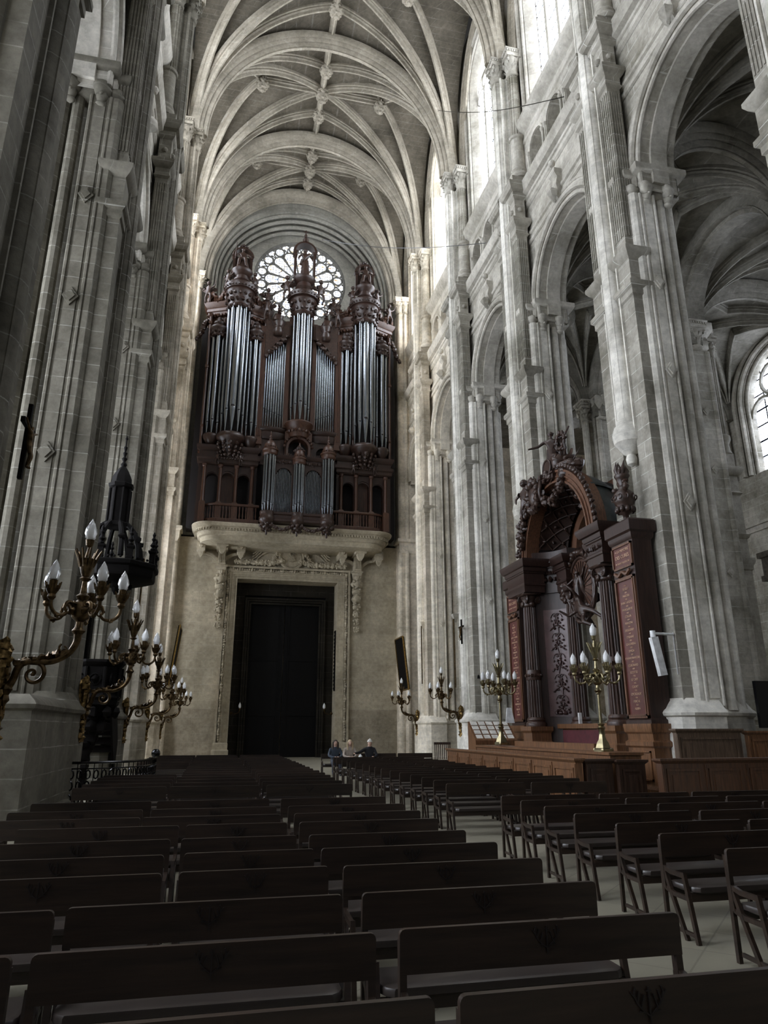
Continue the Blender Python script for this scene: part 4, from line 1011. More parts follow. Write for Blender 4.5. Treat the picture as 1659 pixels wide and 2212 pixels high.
    for q_ in ((tx-2.3,YO+.6,31.3,1.75,'putto',-.3),(tx+2.0,YO+.5,31.3,1.75,'putto',.4),(tx-.95,YO-.1,32.2,1.6,'putto',-.5),(tx+.95,YO-.1,32.2,1.6,'putto',.5)):
        g=G(); statue(g,*q_); g.build('cherub_figure',M['carve'],T)
    for q in (-1,1):
        g=G()
        for k in range(9): g.blob((tx+q*(2.2+.08*k),YO+.6,29.8-.2*k+.1*sin(k)),.2-.008*k,k*3,7,5,.4)
        g.build('side_scroll',M['carve'],T)
# centre tower
T=empty('pipe_tower',(0,0,0)); T.parent=OR
x=4.13; y=YO
g=tower(x,y,.74,22.1,31.0,5,[.11,.14,.2,.14,.11],[(21.0,.9),(21.2,1.0),(21.5,1.02),(21.7,1.15),(21.85,1.3),(22.0,1.38),(22.1,1.3)],None,T,1.5); carved_ring(g,x,y,21.4,.8,.1,20); g.build('tower_bowl',M['organ_red'],T)
g=G(); g.lathe(x,y,[(30.6,.7),(30.8,.84),(30.9,.78),(31.4,.82),(31.8,.95),(31.9,1.0),(32.0,.96),(32.05,1.12),(32.3,1.2),(32.4,1.2),(32.45,.85),(32.7,.6),(32.9,.5),(33.1,.66),(33.2,.6),(33.5,.52),(33.7,.76),(33.85,.82),(33.95,.82),(33.97,.1)],22)
for z,R_,n_ in ((31.1,.84,14),(31.6,.92,16),(32.2,1.18,28)): carved_ring(g,x,y,z,R_,.12 if n_<20 else .06,n_,n_)
g.build('tower_crown',M['organ'],T)
g=G(); statue(g,x,y-.2,33.97,2.55,'stand'); g.build('statue',M['carve'],T)
g=G()
for q in (-1,1):
    for yy in (0,.5): g.mould(x+q*.72-.08,x+q*.72+.08,y+yy-.1,y+yy+.06,[(33.95,.05),(34.1,0),(36.2,0),(36.25,.06),(36.4,.1)])
P=[(x-.72*cos(PI*k/14),y+.2,36.4+.72*sin(PI*k/14)) for k in range(15)]
g.sweep(P,[(-.4,0),(-.4,.14),(-.3,.2),(.3,.2),(.4,.14),(.4,0)],[(-cos(PI*k/14),0,sin(PI*k/14)) for k in range(15)])
g.lathe(x,y+.1,[(37.2,.35),(37.4,.2),(37.6,.24),(37.8,.1),(38.0,.13),(38.2,.03),(38.5,.03)],10); g.box(x-.16,x+.16,y+.07,y+.13,38.3,38.36)
g.build('statue_niche',M['organ'],T)
for q_ in ((x-1.25,y,32.0,2.0,'putto',-.4),(x+1.25,y,32.0,2.0,'putto',.4)):
    g=G(); statue(g,*q_); g.build('cherub_figure',M['carve'],T)
g=G()
for q in (-1,1): g.mould(x+q*.95-.12,x+q*.95+.12,y+.1,y+.5,[(21.8,.05),(30.0,.0),(30.3,.05)])
g.box(x-.9,x+.9,y+.5,y+.6,21.5,31.0); g.build('case_posts',M['organ_red'],T)
# pipe flats beside the centre
for q in (-1,1):
    F=empty('pipe_flat',(0,0,0)); F.parent=OR
    for k in range(9):
        px_=4.13+q*(1.12+.17*k); zt=29.1-.0-.19*k-.0; zt=29.15-.2*k
        p=pipe(px_,45.25+.03*k,.083,21.75,.95+.08*k,zt,F); mouthdark(px_,45.25+.03*k,.083,21.75+.95+.08*k,p)
    g=G(); pts=[(4.13+q*.98,30.2),(4.13+q*2.62,30.2),(4.13+q*2.62,27.3),(4.13+q*2.2,27.7),(4.13+q*1.9,28.3),(4.13+q*1.4,28.75),(4.13+q*.98,29.1)]
    g.loft([[(a,yy,b_) for a,b_ in pts] for yy in (44.95,45.5)])
    for k in range(16): g.blob((4.13+q*(1.0+.1*k),44.93,28.95-.11*k+.1*sin(k*2)),.15,k,6,5,.4)
    for k in range(7): g.blob((4.13+q*(1.8+.1*sin(k)),44.9,29.6+.3*k),.24-.02*k,k+4,7,5,.4); 
    g.blob((4.13+q*1.8,44.8,30.2),.32,9,8,6,.4); g.lathe(4.13+q*1.75,45,[(28.9,.3),(29.3,.42),(29.6,.3),(30,.5),(30.1,.5),(30.2,.2),(31.2,.08)],10)
    g.build('flat_carving',M['carve'],F)
    g=G(); g.mould(min(4.13+q*2.55,4.13+q*2.95),max(4.13+q*2.55,4.13+q*2.95),45.0,45.4,[(20.4,.05),(20.8,.05),(20.85,0),(29.5,0),(29.6,.06)]); g.box(min(4.13+q*.9,4.13+q*2.6),max(4.13+q*.9,4.13+q*2.6),45.5,45.6,21,30)
    for xx in (2.68,2.82): g.lathe(4.13+q*xx,45.0,[(21,.05),(29,.05)],6)
    g.build('flat_post',M['organ_red'],F)
    g=G(); 
    R=[]
    for z,o in ((20.9,-.1),(21.1,0),(21.4,.0),(21.45,.08),(21.6,.16),(21.72,.16)): R.append([(4.13+q*.9,45.2-o,z),(4.13+q*1.5,45.0-o,z),(4.13+q*2.2,44.95-o,z),(4.13+q*2.9,45.2-o,z),(4.13+q*2.9,46,z),(4.13+q*.9,46,z)])
    g.loft(R); g.build('flat_sill',M['organ'],F)
    g=G(); statue(g,4.13+q*2.6,45.0,30.1,1.8,'putto',q*.4); g.build('cherub_figure',M['carve'],F)
    # arched screen below
    g=G(); arch_wall(g,lambda a,z,d:(a,45.2+d,z),4.13+(0 if q>0 else -3.0)+(.95 if q>0 else 0),4.13+(3.0 if q>0 else 0)-(.95 if q<0 else 0),19.0,20.95,[(4.13+q*1.75,.45,19.0,20.1,1)],.4,10); g.build('arched_screen',M['organ'],F)
g=G(); arch_wall(g,lambda a,z,d:(a,44.75+d,z),3.2,5.06,18.8,21.4,[(4.13,.68,18.8,20.2,1)],.6,12); arch_mould(g,lambda a,z,d:(a,44.75+d,z),4.13,.68,18.8,20.2,[(0,-.1),(.15,-.14),(.2,0),(0,.05)],1,14)
for k in range(12): g.blob((4.13+.95*cos(PI*k/11),44.65,20.3+.85*sin(PI*k/11)),.09,k)
g.blob((4.13,44.6,21.05),.2,4); ob(g,'centre_arch',M['organ_red'])
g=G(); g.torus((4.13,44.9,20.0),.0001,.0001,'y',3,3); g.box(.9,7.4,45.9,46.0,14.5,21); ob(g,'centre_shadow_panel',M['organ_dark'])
# lower stage: columns, arches, doors, floor cornice
for tx in (-.45,8.77):
    W=empty('lower_stage',(0,0,0)); W.parent=OR
    ox=[-1.98,-.95,.1,1.15]
    for i,x in enumerate(ox if tx<0 else [8.34-v for v in ox]):
        g=G(); g.mould(x-.14,x+.14,44.7,44.98,[(14.6,.06),(15.9,.06),(16.0,.0)]); g.lathe(x,44.84,[(16.0,.15),(16.1,.12),(18.4,.105),(18.45,.15),(18.6,.17)],12); g.build('column',M['organ_red'],W)
    g=G(); a,b_=(-2.4,1.45) if tx<0 else (6.9,10.75)
    arch_wall(g,lambda q,z,d:(q,45.15+d,z),a,b_,14.6,19.7,[(tx+(-1.02 if tx<0 else 1.02),.4,14.6,17.7,1),(tx+.02,.42,14.6,17.9,1),(tx+(1.05 if tx<0 else -1.05),.4,14.6,17.7,1)],.5,12)
    for k in (-1,0,1): arch_mould(g,lambda q,z,d:(q,45.15+d,z),tx+k*1.03,.41,15,17.75,[(0,0),(0,-.07),(.09,-.07),(.09,0)],1,12)
    g.build('arcade_panel',M['organ'],W)
    g=G(); g.box(tx-.4,tx+.4,45.5,45.55,14.6,18.3)
    for k in range(6): g.box(tx-.36+k*.125,tx-.28+k*.125,45.47,45.5,14.7,17.6)
    g.build('inner_door',M['organ_red'],W)
    g=G(); g.mould(a,b_,44.95,46,[(18.7,-.05),(18.8,.05),(19.0,.05),(19.1,.15),(19.3,.15),(19.35,0),(19.6,.0),(19.7,.12),(19.9,.2),(20.0,.2)]); g.build('stage_cornice',M['organ'],W)
    g=G()
    for k in (-1,1): statue(g,tx+k*.75,44.75,18.6,.9,'putto',k*.5)
    for k in range(10): g.blob((tx-.8+.18*k,44.85,19.15),.11,k)
    g.build('carved_figures',M['carve'],W)
# balustrade following the gallery edge
B=empty('organ_balustrade',(CX,44.6,14.5),'turned dark red wooden balustrade along the front of the organ gallery','balustrade')
P=gal_plan(-.12,10)
segs=[[p for p in P if p[0]<1.75 or False],[p for p in P if p[0]>6.6]]
lft=[p for p in P if p[0]<1.0]+[(1.7,44.67)]; rgt=[(6.65,44.67)]+[p for p in P if p[0]>7.4]
for seg in (lft,rgt):
    seg=[p for p in seg]
    g=G(); g.sweep([(x,y,15.72) for x,y in seg],[(-.1,0),(.1,0),(.13,.08),(.08,.16),(-.08,.16),(-.13,.08)],(0,0,1)); g.build('hand_rail',M['organ_red'],B)
    g=G(); g.sweep([(x,y,14.5) for x,y in seg],[(-.12,0),(.12,0),(.12,.3),(.08,.36),(-.08,.36),(-.12,.3)],(0,0,1)); g.build('plinth_rail',M['organ_red'],B)
    g=G()
    for x,y,a in along(seg,.21): g.lathe(x,y,[(14.86,.05),(14.95,.035),(15.1,.06),(15.25,.035),(15.4,.03),(15.5,.05),(15.7,.04)],7)
    g.build('balusters',M['organ_red'],B)
# positive organ in front
PO=empty('small_pipe_organ',(4.15,43.9,14.3),'smaller carved organ case with three domed towers projecting over the gallery edge','organ')
for x,zt,rd_,n_ in ((2.2,19.15,.42,5),(4.15,18.65,.38,5),(6.1,19.15,.42,5)):
    T=empty('pipe_tower',(x-4.15,0,0)); T.parent=PO
    g=tower(x,43.75,rd_,15.2,zt,n_,.085,[(14.0-.35,.03/rd_),(13.75,.2),(13.85,.12),(14.05,.5),(14.3,.85),(14.5,1.0),(14.55,1.2),(14.8,1.2),(14.9,1.05),(15.05,1.15),(15.2,1.15)],None,T,.65)
    for k in range(8): g.blob((x+.38*cos(k*PI/4),43.75+.38*sin(k*PI/4),14.3),.13,k); g.blob((x+.25*cos(k*PI/4),43.75+.25*sin(k*PI/4),14.0),.1,k+3)
    g.build('tower_pendant',M['carve'],T)
    g=G(); zt0=zt; s_=1 if x!=4.15 else .85
    g.lathe(x,43.75,[(zt0-.05,rd_*1.05),(zt0+.05,rd_*1.2),(zt0+.25,rd_*1.15),(zt0+.32,rd_*1.3),(zt0+.4,rd_*1.3),(zt0+.45,rd_*.95),(zt0+.62,rd_*.98),(zt0+.8,rd_*.85),(zt0+.98,rd_*.55),(zt0+1.08,rd_*.2),(zt0+1.15,.12*s_),(zt0+1.25,.05),(zt0+1.35,.1*s_),(zt0+1.45,.04),(zt0+1.55,.06*s_),(zt0+1.75*(1 if s_==1 else .85),.01)],14)
    carved_ring(g,x,43.75,zt0+.55,rd_*.95,.05,18); g.build('tower_dome',M['organ_red'],T)
for q in (-1,1):
    xc=4.15+q*.98; F=empty('pipe_flat',(q*.98,0,0)); F.parent=PO
    for k in range(11):
        px_=xc-.5+.1*k; e=abs(k-5)/5; p=pipe(px_,43.95,.043,15.25,.45+.28*e,18.35-.45*e*e,F,mouth=True)
    g=G(); arch_wall(g,lambda a,z,d:(a,43.8+d,z),xc-.62,xc+.62,15.1,19.0,[(xc,.53,15.1,17.75,1.15)],.12,14); g.box(xc-.6,xc+.6,44.1,44.2,15.1,19)
    for k in range(9): g.blob((xc-.5+.125*k,43.77,18.75),.1,k,6,5,.4)
    g.torus((xc,43.77,18.75),.15,.04,'y',10,4); g.build('flat_frame',M['organ'],F)
g=G(); g.box(1.8,6.5,43.85,44.9,14.6,15.2); g.mould(2.5,5.8,43.6,44.6,[(14.55,0),(14.6,.05),(14.75,.05),(14.8,0),(15.0,0),(15.05,.08),(15.2,.08)]); g.box(1.85,6.45,44.2,44.9,15.2,19.0); g.build('case',M['organ'],PO)
g=G(); g.mould(2.5,5.8,43.75,44.6,[(18.95,0),(19.05,.08),(19.2,.12)]); 
for k in range(24): g.mould(2.6+.135*k,2.67+.135*k,43.72,43.78,[(19.2,0),(19.35+.06*sin(k*1.3),0)])
for k in range(5): g.blob((4.15+(k-2)*.13,43.75,19.6+.25*(2-abs(k-2))*.5),.15,k)
g.build('crest',M['organ'],PO)
g=G()
for q in (-1,1):
    for k in range(12):
        t=k/11; g.blob((4.15+q*(.35+1.25*t),43.55,14.25-.22*sin(PI*t)),.12,k)
g.build('hanging_garland',M['carve'],PO)
# ---------------------------------------------------------------- carved canopy (churchwardens' pew)
PW=empty('carved_canopy',(11.6,21.5,0),'tall carved mahogany canopy with round arch, fluted columns and red inscribed end panels','canopy')
def pb(g,n,m='pew',par=None,**k): return g.build(n,M[m],par or PW,**k)
YC=21.5
def lines(parent,x,y,z0,z1,wd,seed,top=None):
    """rows of inscription on a face looking towards -X"""
    rd=random.Random(seed); R_=Matrix(((0,0,-1),(-1,0,0),(0,1,0))).to_euler()
    body=['1791','BOSSU','1802','MARTIN','1804','SAINT ANDRE','1820','MARGUERYE','1840','COLLIN','1844','MANZINI','1845','DEGUERRY','1849','ETIENNE','1850','GAUDREAU','1858','SIMON','1870','ETIENNE FRANCOIS','1877','QUIGNARD','1889','SCOTTO','1905','LE CAER','1911','CALVET','1925','CROISEAUX','1930','PERCHE','1939','AUBIN']
    rows=top or body; n=len(rows); st=(z1-z0)/n
    for i,t in enumerate(rows):
        z=z1-st*(i+.5); num=t.isdigit() and not top; sz=min(st*(.62 if num else .95),wd/(len(t)*.62))
        text(t,sz,(x-.012,y,z),R_,M['letter'],'inscription_line',parent,.004)
for k,(ya,yb) in enumerate(((16.95,18.05),(24.95,26.05))):
    nm='near' if k==0 else 'far'; E=empty('end_panel',(0,0,0)); E.parent=PW; pm='pew' 
    xf,xb=11.02,11.62
    g=G(); g.mould(xf,xb,ya,yb,[(1.85,.05),(1.95,.05),(2.0,0),(6.85,0),(6.9,.04),(6.98,.06),(7.05,.06),(7.1,.12),(7.4,.12),(7.45,.08)])
    g.build('panel_body',M['pew'],E)
    g=G(); frame2=lambda y0,y1,z0,z1,w,d: (g.box(xf-d,xf,y0,y0+w,z0,z1),g.box(xf-d,xf,y1-w,y1,z0,z1),g.box(xf-d,xf,y0,y1,z0,z0+w),g.box(xf-d,xf,y0,y1,z1-w,z1))
    frame2(ya+.04,yb-.04,2.0,5.85,.07,.05); frame2(ya+.1,yb-.1,2.06,5.79,.04,.07); frame2(ya+.04,yb-.04,6.1,6.8,.06,.05)
    g.sweep([(xf-.05,ya+.15+(yb-ya-.3)*t,6.0-.1*sin(PI*t*2)**2) for t in [q/12 for q in range(13)]],[(-.05,0),(.05,0),(.03,.06),(-.03,.06)],(-1,0,0)); g.build('panel_frame',M['pew_oak'],E)
    g=G(); g.box(xf-.015,xf,ya+.1,yb-.1,2.05,5.8); g.box(xf-.015,xf,ya+.1,yb-.1,6.12,6.78); g.build('red_panel',M['redpanel'],E)
    lines(E,xf-.015,(ya+yb)/2,2.2,5.65,yb-ya-.32,k)
    lines(E,xf-.015,(ya+yb)/2,6.18,6.72,yb-ya-.3,k,['A LA MEMOIRE','DES CURES','DE SAINT EUSTACHE'])
    g=G(); g.mould(xf-.02,xb,ya-.02,yb+.02,[(0,.14),(.25,.14),(.3,.06),(.36,.03),(1.25,.03),(1.3,.08),(1.4,.08),(1.45,.02),(1.6,.03),(1.65,.08),(1.8,.1),(1.86,.1)])
    for z0,z1 in ((.45,1.18),): g.box(xf-.09,xf-.03,ya+.1,ya+.14,z0,z1); g.box(xf-.09,xf-.03,yb-.14,yb-.1,z0,z1); g.box(xf-.09,xf-.03,ya+.1,yb-.1,z1-.04,z1); g.box(xf-.09,xf-.03,ya+.1,yb-.1,z0,z0+.04)
    g.build('pedestal',M['oak'],E)
def ion_col(x,y,par,r=.27):
    g=G(); g.mould(x-.36,x+.36,y-.36,y+.36,[(0,.04),(1.3,.04),(1.35,0),(1.6,0),(1.68,.06),(1.82,.06)]); g.build('column_pedestal',M['oak'],par)
    g=G(); g.lathe(x,y,[(1.82,r*1.35),(1.9,r*1.38),(1.95,r*1.3),(1.99,r*1.12),(2.04,r*1.2),(2.09,r*1.15),(2.13,r)],18); g.fluted(x,y,r,2.13,3.4,18,.12,r*.98); g.lathe(x,y,[(3.4,r*1.0),(3.42,r*1.03),(3.7,r*1.0),(3.75,r*.96)],18)
    for k in range(14): a=2*PI*k/14; g.blob((x+r*cos(a),y+r*sin(a),3.56),.06,k,5,4)
    g.fluted(x,y,r*.95,3.7,6.05,18,.14,r*.84); g.build('fluted_column',M['pew_col'],par)
    g=G(); g.lathe(x,y,[(6.02,r*.9),(6.1,r*1.0),(6.14,r*.9),(6.3,r*1.0),(6.4,r*1.15)],16)
    for k in range(4):
        a=PI/4+k*PI/2; c=(x+r*1.1*cos(a),y+r*1.1*sin(a),6.3)
        for rr in (.14,.09,.04): g.torus(c,rr,.028,'y' if k%2 else 'x',12,5)
        g.blob((x+r*.95*cos(a+PI/4),y+r*.95*sin(a+PI/4),6.12),.1,k)
    g.mould(x-.3,x+.3,y-.3,y+.3,[(6.42,0),(6.47,.04),(6.52,.04)]); g.build('ionic_capital',M['carve'],par)
for k,(x,y) in enumerate(((11.25,18.9),(10.95,23.85),(12.1,22.75),(12.15,20.2))):
    E=empty('column_unit',(0,0,0)); E.parent=PW; ion_col(x,y,E)
# entablature blocks
def entab(pts,m='pew'):
    g=G(); g.pmould(pts,[(6.52,0),(6.75,0),(6.78,.04),(6.85,.04),(6.88,0),(7.2,0),(7.23,.05),(7.28,.05),(7.3,.0)])
    g.pmould(pts,[(7.28,.1),(7.36,.14),(7.42,.14),(7.45,.24),(7.6,.34),(7.66,.36),(7.72,.36),(7.73,.2)]); return g
near=[(10.93,18.35),(11.55,18.35),(12.6,19.9),(12.6,20.6),(11.8,20.6),(11.6,19.35),(10.93,19.35)]
g=entab([(10.93,18.4),(11.75,18.4),(11.75,19.3),(10.93,19.3)]); g.merge(entab([(11.7,18.4),(12.6,18.4),(12.6,20.6),(11.8,20.6)]))
for k in range(10): g.box(10.86,10.93,18.42+.09*k,18.46+.09*k,7.3,7.38); g.box(11.0+.09*k,11.04+.09*k,18.33,18.4,7.3,7.38)
for k in range(6): g.blob((10.93,18.5+.14*k,7.04),.09,k)
pb(g,'entablature')
g=entab([(10.6,23.4),(11.4,23.4),(11.4,24.95),(10.6,24.95)]); g.merge(entab([(11.75,22.35),(12.5,22.35),(12.5,23.1),(11.75,23.1)]))
# concave entablature between far column and inner column
cc=(10.75,22.4); 
def arc(r,a0,a1,n=12,c=(10.9,22.55)): return [(c[0]+r*cos(a0+(a1-a0)*k/n),c[1]+r*sin(a0+(a1-a0)*k/n)) for k in range(n+1)]
A0,A1=rad(78),rad(8)
for (z0,z1,o) in ((6.52,6.85,0),(6.85,7.2,.03),(7.2,7.3,-.02),(7.3,7.42,-.1),(7.42,7.58,-.2),(7.58,7.72,-.32)):
    P=arc(1.12+o,A0,A1)+arc(1.6,A1,A0); g.prism(P,z0,z1)
for k in range(16):
    x,y=arc(1.04,A0,A1,15)[k]; g.box(x-.03,x+.03,y-.03,y+.03,7.2,7.32)
for k in range(8):
    x,y=arc(1.1,A0,A1,7)[k]; g.blob((x,y,7.02),.09,k)
pb(g,'entablature')
g=G(); P=arc(1.2,A0,A1)+arc(1.3,A1,A0); g.prism(P,0.9,6.52); g.prism(arc(1.14,A0,A1)+arc(1.3,A1,A0),1.2,1.95); pb(g,'concave_wall','pew')
g=G(); P=arc(1.17,rad(66),rad(20)); Q=arc(1.2,rad(66),rad(20))
g.loft([[(x,y,z) for x,y in P]+[(x,y,z) for x,y in Q[::-1]] for z in (2.15,5.9)]); 
pk=simple('relief panel',(.10,.057,.055),.32,0,.2,3); g.build('relief_panel',pk,PW)
g=G(); rd=random.Random(11)
def rp(u,z,e=0): a=rad(43+u); return (10.9+(1.155-e)*cos(a),22.55+(1.155-e)*sin(a),z)
g.tube(G.smooth([rp(2.5*sin(k*1.3),2.25+3.5*k/16,.01) for k in range(17)],3),.018,5)
for m_ in range(5):
    zc=2.55+.72*m_
    for k in range(13):
        a=2.4*k; q=.035+.012*k; u=math.degrees(q*1.35*cos(a)); g.blob(rp(u,zc+q*1.5*sin(a),.01),.032+.014*rd.random(),k+m_*20,6,5,.35)
    for s_ in (-1,1):
        P=[rp(s_*(3+9*(1-.09*k)*cos(.62*k)*.9),zc+.16+.16*(1-.09*k)*sin(.62*k)+.02*k,.015) for k in range(10)]
        g.tube(G.smooth(P,2),.016,5)
        for k in range(5): g.blob(rp(s_*(4+2.2*k),zc-.13-.035*k,.01),.03,k+7*m_,6,5,.4)
    g.torus(rp(0,zc+.02),.075,.02,'x',12,5)
for k in range(9): g.blob(rp(-12+3*k,2.3+.05*sin(k*2),.01),.06,k+300,6,5,.4)
g.build('trophy_relief',simple('relief carving',(.065,.034,.031),.3,0,.2,6),PW)
# low front and red cloth between the columns
g=G(); g.box(11.7,11.85,18.9,24.2,.9,1.75); g.box(11.55,12.0,18.9,24.2,1.75,1.9); pb(g,'back_rail','oak')
g=G(); g.box(11.6,11.7,19.2,23.2,.9,1.7); pb(g,'red_hanging','redcloth')
# arch, barrel vault and shell
mpa=lambda x0:(lambda a,z,d:(x0+d,a,z))
g=G(); W_=2.3
for d0,(ra,rb) in ((0,(.0,.34)),(-.06,(.34,.42)),(-.06,(-.02,.05)),(-.04,(.16,.2))):
    arch_mould(g,mpa(10.98+d0),YC,W_,7.72,7.72,[(ra,0),(ra,.5),(rb,.5),(rb,0)],1,32)
pb(g,'arch_face','pew_oak')
g=G(); 
for i in range(44):
    a=PI*i/43; g.blob((10.95,YC-(W_+.52)*cos(a),7.75+(W_+.52)*sin(a)),.09,i,5,4,.3)
pb(g,'bead_moulding','carve')
g=G(); arch_mould(g,mpa(11.4),YC,W_,7.72,7.72,[(0,0),(0,1.5),(.1,1.5),(.1,0)],1,28)
for j in range(6):
    for i in range(24): 
        pass
pb(g,'arch_soffit','organ_dark')
g=G(); R=[]
for k in range(9):
    t=k/8; x=11.3+1.65*sin(t*PI/2); r=(W_+.36)*cos(t*PI/2*.62); R.append([(x,YC-r*cos(PI*i/24),7.7+r*sin(PI*i/24)) for i in range(25)])
g.loft(R,False,False,False); pb(g,'domed_roof','roof')
g=G()
for i in (5,12,19): g.sweep([(11.3+1.65*sin(t*PI/2),YC-(W_+.38)*cos(t*PI/2*.62)*cos(PI*i/24),7.7+(W_+.38)*cos(t*PI/2*.62)*sin(PI*i/24)) for t in [q/10 for q in range(11)]],[(-.05,0),(.05,0),(.04,.08),(-.04,.08)],(0,0,1))
pb(g,'roof_rib','roof')
# inner arch with coffers, back wall
g=G(); arch_wall(g,mpa(12.6),YC-2.3,YC+2.3,7.7,9.9,[(YC-.1,1.35,7.7,7.9,1)],.3,16)
arch_mould(g,mpa(12.55),YC-.1,1.35,7.7,7.9,[(0,-.1),(0,.2),(.3,.2),(.3,-.1)],1,18); pb(g,'inner_arch','pew_oak')
# coffered quarter panels: lattice of ribs on a curved surface
g=G()
def qs(u,v,e=0): # u along arch angle, v depth
    a=rad(12+95*u); x=11.45+1.0*v; r=W_-.02-.35*v*v-e; return (x,YC+r*cos(a),7.75+r*sin(a))
n=14; g.add([qs(i/n,j/6) for i in range(n+1) for j in range(7)],[(i*7+j,(i+1)*7+j,(i+1)*7+j+1,i*7+j+1) for i in range(n) for j in range(6)]); pb(g,'coffered_vault','pew')
g=G()
for k in range(7):
    for sgn in (1,-1):
        P=[]
        for q in range(9):
            v=q/8; u=k/6+sgn*(v-.5)*.3
            if 0<=u<=1: P.append(qs(u,v,.03))
        if len(P)>2: g.tube(P,.035,5)
for k in range(6):
    for j in range(3): g.blob(qs((k+.5)/6,(j+.5)/3,.04),.07,k*3+j,6,5,.4)
pb(g,'coffer_ribs','carve')
g=G(); P=[(x,y) for x,y in arc(1.05,rad(80),rad(0))]; g.prism(P+arc(1.5,rad(0),rad(80)),7.72,8.05); pb(g,'vault_plinth','pew')
# garlands and keystone cartouche
def swag(g,pts,r,seed=0,den=1):
    rd=random.Random(seed)
    for i,(x,y,z) in enumerate(pts):
        for j in range(3): g.blob((x+rd.uniform(-r,r)*.6,y+rd.uniform(-r,r)*.8,z+rd.uniform(-r,r)*.8),r*(.5+.3*rd.random()),i*3+j+seed,6,5,.4)
g=G(); swag(g,[(10.85,YC+(W_+.25)*cos(t),7.75+(W_+.25)*sin(t)) for t in [rad(12+4.0*k) for k in range(21)]],.16,4)
swag(g,[(10.95,YC+2.85+.03*sin(k),6.6+.2*k) for k in range(15)],.14,77); pb(g,'left_garland','carve')
g=G(); swag(g,[(10.85,YC-1.0+1.5*t,9.85-.55*sin(PI*t)) for t in [k/9 for k in range(10)]],.15,30); swag(g,[(11.25,YC-1.2-.06*k,10.0-.16*k) for k in range(9)],.15,60); swag(g,[(11.1,YC-1.3-1.1*sin(t*1.5),9.9-1.3*t) for t in [k/8 for k in range(9)]],.1,90); pb(g,'right_garland','carve')
g=G(); g.ball((10.8,YC+.95,9.9),.42,10,8,(.5,.8,1.1)); 
for k in range(16): a=2*PI*k/16; g.blob((10.72,YC+.95+.42*cos(a),9.9+.55*sin(a)),.15,k,6,5,.4)
g.blob((10.7,YC+.95,10.35),.2,3); g.tube([(10.8,YC+.4,10.3),(10.7,YC+.35,9.9),(10.8,YC+.5,9.6)],.07,6); pb(g,'cartouche','carve')
g=G(); g.mould(10.85,11.6,YC-.45,YC+.45,[(10.15,0),(10.3,0),(10.32,.05),(10.38,.05)]); pb(g,'statue_base','pew')
# crowning group, cherub, flaming urn as carved parts
g=G(); statue(g,11.2,YC+.15,10.3,1.85,'orator',-PI/2+.9); pb(g,'triumphant_figure','carve')
g=G(); statue(g,11.35,YC-.55,10.15,1.15,'putto',-PI/2-.4); g.blob((11.2,YC-.2,10.35),.26,3); pb(g,'cherub_figure','carve')
g=G(); g.blob((11.3,YC-.95,10.1),.38,5,9,7); g.blob((11.3,YC-.4,10.4),.3,15,9,7)
g.tube([(11.1,YC-.3,10.1),(11.1,YC-.1,10.5)],.24,10); g.tube([(11.0,YC-.85,10.45),(11.2,YC-1.25,10.5)],[.13,.1],8); g.tube([(11.3,YC-.2,10.5),(11.25,YC-.35,11.3)],.02,5)
g.torus((11.25,YC-.45,11.55),.3,.06,'x',14,5); 
for k in range(8): g.blob((11.25,YC-.45+.3*cos(k*PI/4),11.55+.3*sin(k*PI/4)),.09,k)
for k in range(5): g.tube([(11.3,YC-.8,10.4),(11.1+.1*k,YC-1.35,10.3+.17*k)],[.05,.01],5)
for k in range(10): g.blob((11.2,YC-1.2+.27*k*(.9),10.08-.02*(k-5)**2),.15,k+40,7,5,.4)
for k in range(26):
    t=k/25; g.blob((11.25+.15*sin(k*3),YC+.75-2.3*t,10.25+.75*sin(PI*min(1,t*1.15))*(.6+.4*sin(k*2.7))),.17+.06*sin(k*1.9),k+200,8,7,.45)
g.disc((10.85,YC-.05,10.62),.3,.12,'x',18); g.torus((10.85,YC-.05,10.62),.3,.04,'x',18,6)
pb(g,'trophy_of_arms','carve')
g=G(); statue(g,11.1,23.95,9.25,1.75,'putto',-PI/2+.5); g.blob((11.1,23.95,9.2),.25,6); pb(g,'cherub_figure','carve')
def urn(x,y,z,par):
    g=G(); zz=z; g.m=Matrix.Translation((x,y,z))@Matrix.Scale(.78,4)@Matrix.Translation((-x,-y,-z)); g.lathe(x,y,[(z,.22),(z+.08,.22),(z+.1,.1),(z+.3,.12),(z+.36,.24),(z+.5,.3),(z+.62,.26),(z+.72,.36),(z+.95,.42),(z+1.15,.36),(z+1.3,.2),(z+1.5,.15),(z+1.75,.24),(z+1.85,.3),(z+1.9,.28),(z+1.93,.12)],14)
    for k in range(10): a=2*PI*k/10; g.ball((x+.3*cos(a),y+.3*sin(a),z+.5),.1,6,5,(1,1,1.4)); g.torus((x+.41*cos(a),y+.41*sin(a),z+.95),.09,.025,'x',8,4)
    for k in range(9):
        a=2*PI*k/9; h=.5+.15*sin(k*2.3); g.tube([(x+.12*cos(a),y+.12*sin(a),z+1.85),(x+.22*cos(a+.3),y+.22*sin(a+.3),z+1.85+h*.5),(x+.17*cos(a+.9),y+.17*sin(a+.9),z+1.85+h)],[.1,.08,.01],5)
    for k in (-1,1): g.blob((x-.1,y+k*.35,z+1.35),.14,k+4); g.blob((x,y+k*.2,z+1.6),.13,k+9)
    g.build('flaming_urn',M['carve'],par)
urn(11.3,17.55,7.5,PW); 
